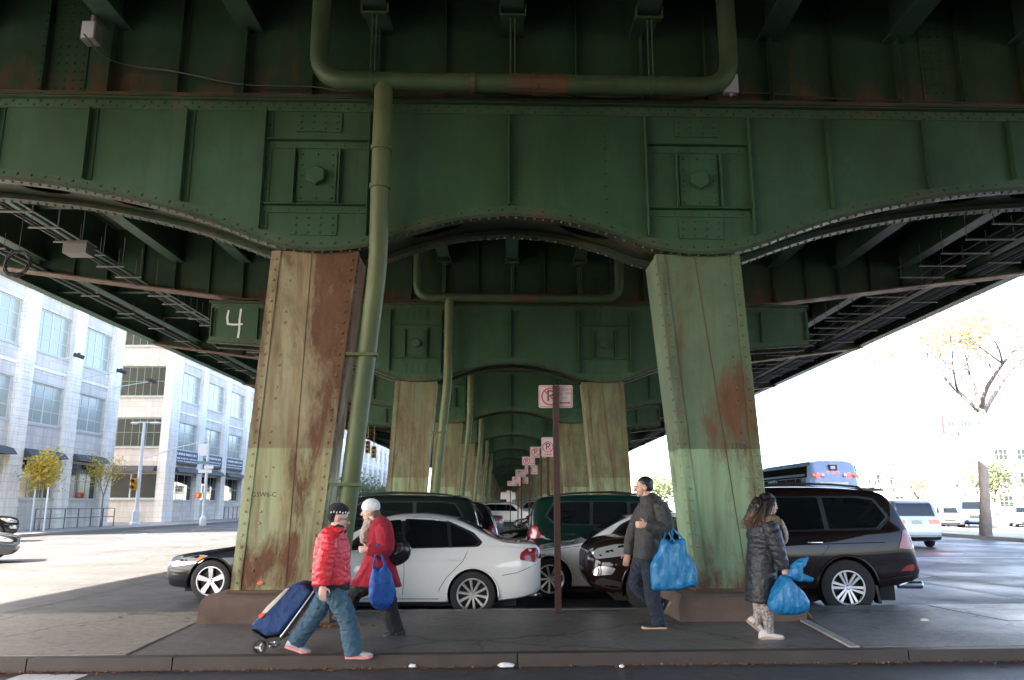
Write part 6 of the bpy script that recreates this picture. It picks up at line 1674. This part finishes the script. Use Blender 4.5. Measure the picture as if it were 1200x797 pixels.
    # blue reusable bag hanging from her arm
    h = Fig('shopping_bag', 'blue cloth shopping bag hanging from the arm of the person in long red coat', 'bag', 280, 570, 3.795, Y, tuple(s.off), None)
    m = MB(); h.pillow(m, [(622, 345), (645, 358), (672, 338), (692, 366), (713, 440), (703, 505), (668, 536), (622, 522), (599, 482), (607, 400)], -.32, .085, rnd=14); h.solid('bag', m, 'bag_nylon', .009, 2, .012, 8)
    for dy in (-.37, -.27):
        m = h.strap([(622, 350, dy), (628, 300, -.31), (637, 252, -.29), (650, 285, -.30), (672, 345, dy)], .009); m.build('handle', 'bag_nylon', h.root, True)
hat_woman()
# ---------------------------------------------------------------- man in grey jacket
def man():
    g = at_ground(720 + 185 / 4.09, 550 + 763 / 4.09, IZ); Y = g.y + .07
    s = Fig('person', 'person in dark grey jacket and jeans carrying a big blue plastic bag on the forearm', 'person', 720, 550, 4.09, Y, (at_ground(766, 736, IZ).x, Y, IZ), 'people crossing the island')
    st = [(165, 440, -.07, 46), (170, 510, -.07, 42), (177, 585, -.07, 37), (190, 660, -.07, 35), (204, 715, -.07, 33), (208, 742, -.07, 32)]
    sw = [(135, 440, .08, 46), (120, 500, .08, 42), (110, 552, .08, 37), (150, 600, .08, 33), (205, 638, .08, 30), (232, 650, .08, 28)]
    narm = [(206, 172, -.15, 36), (222, 230, -.21, 37), (230, 278, -.24, 33), (185, 278, -.27, 29), (132, 264, -.28, 21)]
    farm = [(165, 172, .15, 36), (125, 250, .2, 37), (98, 330, .22, 32), (84, 385, .2, 28), (77, 412, .19, 22)]
    body = MB(); s.head(body, 138, 85, .228, -1, .05)
    s.limb(body, [(148, 108, 0, 24), (155, 135, 0, 26), (168, 160, 0, 40, .12), (175, 220, 0, 48, .15), (165, 320, 0, 46, .14), (152, 420, 0, 44, .14), (152, 455, 0, 40, .12)])
    for L in (st, sw): s.limb(body, L, k=.7)
    for L in (narm, farm): s.limb(body, L, k=.6)
    for L in (st, sw): s.limb(body, [(L[-1][0], L[-1][1] - 12, L[-1][2], 16), (L[-1][0] + 3, L[-1][1] + 6, L[-1][2], 16)])
    s.hand(body, s.P(133, 264, -.28), X * -1 + Z * .05, Z, Yv, 1.1, .18); s.hand(body, s.P(77, 410, .19), Z * -1 - X * .3, X * -1, Yv * -1, .5, .18)
    b = s.solid('body', body, 'skin', .0058, 2); s.face_parts(b)
    j = MB(); s.limb(j, [(154, 126, 0, 30, .08), (164, 146, 0, 44, .13), (174, 166, 0, 58, .18), (176, 205, 0, 64, .19), (170, 260, 0, 62, .19), (162, 320, 0, 60, .185), (152, 380, 0, 56, .18), (146, 424, 0, 54, .175), (145, 432, 0, 50, .165)], 22)
    o = s.solid('jacket', j, 'jacket_grey', .0085, 2, .012, 9, stretch=(1, 1, 1))
    for L in (narm, farm):
        q = MB(); s.limb(q, L); s.solid('sleeve', q, 'jacket_grey', .0085, 2, .010, 13, parent=o)
    m = MB(); s.limb(m, [(153, 126, 0, 29, .08), (156, 142, 0, 36, .095)], 16); s.solid('collar', m, 'jacket_grey', .008, 1, .004, 14, parent=o)
    d = MB(); s.limb(d, [(150, 410, 0, 48, .155), (150, 440, 0, 48, .155), (150, 465, 0, 40, .12)], 16)
    for L in (st, sw): s.limb(d, L, 16, .92)
    s.solid('jeans', d, 'denim_dark', .0075, 1, .014, 13, stretch=(1, 1, 1.5))
    T, hh = s.T, s.hh; k = MB(); k.ell(T(-.12, 0, .70), (.42 * hh, .365 * hh, .345 * hh), s.hM, 18, 12); k.ell(T(-.26, 0, .50), (.26 * hh, .33 * hh, .28 * hh), s.hM, 16, 10); s.solid('hair', k, 'hair_dark', .007, 1, .006, 40)
    s.shoe('shoe', (244, 763), (128, 763), 'shoe_black', 'sole_tan', -.07); s.shoe('shoe', (277, 640), (240, 706), 'shoe_black', 'sole_tan', .08)
    h = Fig('plastic_bag', 'big square blue plastic bag hanging from the forearm of the person in grey jacket', 'bag', 720, 550, 4.09, Y, tuple(s.off), 'blue plastic bags')
    m = MB(); h.pillow(m, [(206, 325), (240, 345), (302, 326), (312, 385), (352, 455), (361, 538), (300, 553), (220, 563), (157, 560), (152, 450), (186, 385)], -.36, .09, ((-1, .8), (-.9, .93), (-.5, 1), (.5, 1), (.9, .93), (1, .8)), 10); h.solid('bag', m, 'plastic_blue', .009, 1, .016, 7, stretch=(1.2, 1.2, .6))
    for a, bb, dy in (((206, 330), (262, 345), -.40), ((240, 345), (302, 330), -.32)):
        m = h.strap([(a[0], a[1], dy), (a[0] + 14, 300, -.31), (232, 258, -.26), (bb[0] - 22, 305, -.31), (bb[0], bb[1], dy)], .012); m.build('handle', 'plastic_blue', h.root, True)
man()
# ---------------------------------------------------------------- woman in long dark padded coat
def coat_woman():
    g = at_ground(860 + 180 / 4.31, 570 + 770 / 4.31, IZ); Y = g.y + .06
    s = Fig('person', 'person with long wavy hair in a long dark padded coat and pale sneakers', 'person', 860, 570, 4.31, Y, (at_ground(896, 748, IZ).x, Y, IZ), 'people crossing the island')
    nl = [(150, 540, -.06, 38), (155, 600, -.06, 32), (162, 660, -.06, 26), (168, 715, -.06, 22), (170, 738, -.06, 21)]
    fl = [(130, 540, .06, 38), (135, 600, .06, 30), (132, 650, .06, 24), (120, 692, .06, 21), (112, 705, .06, 20)]
    narm = [(160, 190, -.14, 38), (172, 250, -.20, 41), (188, 312, -.22, 37), (205, 365, -.22, 32), (218, 408, -.22, 26)]
    farm = [(160, 190, .14, 38), (170, 250, .2, 41), (185, 310, .2, 36), (215, 350, .15, 30), (232, 370, .1, 24)]
    body = MB(); s.head(body, 178, 92, .215, 1, .06, .35)
    s.limb(body, [(168, 115, 0, 26), (162, 145, 0, 28), (155, 175, 0, 46, .11), (150, 250, 0, 56, .14), (145, 400, 0, 52, .13), (140, 540, 0, 52, .13), (140, 570, 0, 44, .11)])
    for L in (nl, fl): s.limb(body, L, k=.75)
    for L in (narm, farm): s.limb(body, L, k=.6)
    s.hand(body, s.P(218, 408, -.22), Z * -1 + X * .35, X, Yv, 1.1, .155); s.hand(body, s.P(232, 370, .1), X + Z * -.3, Z, Yv * -1, 1.0, .155)
    for L in (nl, fl): s.limb(body, [(L[-1][0], L[-1][1] - 12, L[-1][2], 16), (L[-1][0], L[-1][1] + 8, L[-1][2], 16)])
    b = s.solid('body', body, 'skin_pale', .0058, 2); s.face_parts(b)
    c = MB(); s.limb(c, [(172, 138, 0, 34, .08), (160, 165, 0, 62, .15), (151, 200, 0, 80, .18), (151, 245, 0, 84, .195), (155, 283, 0, 78, .18), (152, 296, 0, 76, .178), (148, 330, 0, 78, .19), (140, 400, 0, 74, .195), (133, 480, 0, 69, .195), (129, 560, 0, 66, .195), (129, 582, 0, 63, .19)], 22)
    o = s.solid('coat', c, 'coat_navy', .009, 2, .004, 10, .009, .085)
    for L in (narm, farm):
        q = MB(); s.limb(q, L); s.solid('sleeve', q, 'coat_navy', .009, 2, .004, 10, .009, .08, parent=o)
    m = MB(); s.limb(m, [(154, 284, 0, 81, .187), (153, 297, 0, 80, .186)], 22); m.build('belt', 'cloth_black', o, True)
    d = MB(); s.limb(d, nl, 14); s.limb(d, fl, 14); s.solid('leggings', d, 'leggings_print', .008, 2, .003, 14)
    f = MB(); s.limb(f, [(195, 165, -.1, 18, .05), (170, 172, -.12, 22, .06), (135, 172, -.08, 24, .07), (105, 165, .0, 22, .08), (100, 180, .08, 20, .06)], 12); s.limb(f, [(195, 165, -.1, 18, .05), (206, 180, -.12, 14, .035), (210, 200, -.12, 9, .025)], 12); s.solid('fur_collar', f, 'fur_brown', .007, 0, .014, 45, parent=o)
    f = MB(); s.limb(f, [(226, 172, -.05, 7, .025), (238, 200, -.06, 10, .035), (248, 235, -.06, 12, .035), (250, 265, -.06, 11, .035), (243, 286, -.06, 7, .02)], 12); s.solid('fluffy_scarf', f, 'fur_pale', .007, 0, .014, 45)
    # hair: a mass and separate wavy locks
    T, hh = s.T, s.hh; rnd = random.Random(12)
    k = MB(); k.ell(T(-.16, 0, .64), (.46 * hh, .42 * hh, .44 * hh), s.hM, 18, 12); s.limb(k, [(150, 80, 0, 48, .10), (128, 118, 0, 52, .115), (102, 155, 0, 42, .12), (75, 185, 0, 26, .10)], 16)
    ho = s.solid('hair', k, 'hair_ombre', .008, 1, .012, 22, stretch=(1, 1, .6))
    m = MB()
    for i in range(170):
        dy = rnd.uniform(-.14, .14); sx = rnd.uniform(125, 195); sy = 48 + abs(sx - 165) * .45 + rnd.uniform(0, 10)
        ex = rnd.uniform(38, 150); ey = 218 - (ex - 38) * .16 + rnd.uniform(-26, 8); P = []
        ph = rnd.uniform(0, 6)
        for q in range(9):
            t = q / 8; bx = sx + (ex - sx) * t ** 1.3; by = sy + (ey - sy) * t ** .9 - 22 * sin(pi * t) * (1 if ex < 90 else .3); w = 4 * sin(ph + t * 13) * t
            P.append(s.P(bx + w, by + w * .6, dy * (1.0 + .1 * sin(pi * t)) - (.02 if dy < 0 else -.02)))
        m.tube(P, [.0045] * 7 + [.003, .001], 4)
    m.build('hair_locks', 'hair_ombre', ho, True, kind='stuff')
    s.shoe('shoe', (120, 770), (241, 770), 'shoe_white', 'sole_tan', -.06); s.shoe('shoe', (72, 688), (164, 764), 'shoe_white', 'sole_tan', .06)
    h = Fig('plastic_bag', 'knotted round blue plastic bag held by the person in long dark padded coat', 'bag', 860, 570, 4.31, Y, tuple(s.off), 'blue plastic bags')
    m = MB(); h.pillow(m, [(206, 436), (232, 440), (258, 478), (305, 522), (336, 572), (326, 610), (272, 631), (200, 633), (150, 611), (137, 575), (160, 512), (190, 462)], -.24, .15, rnd=16); h.solid('bag', m, 'plastic_blue', .009, 1, .012, 9, stretch=(2.2, 2.2, .5))
    m = MB(); h.pillow(m, [(222, 444), (240, 425), (250, 385), (300, 352), (332, 348), (328, 366), (298, 388), (296, 430), (320, 450), (358, 455), (354, 470), (310, 470), (262, 462)], -.25, .05, rnd=10); h.solid('knot', m, 'plastic_blue', .008, 1, .012, 12)
coat_woman()
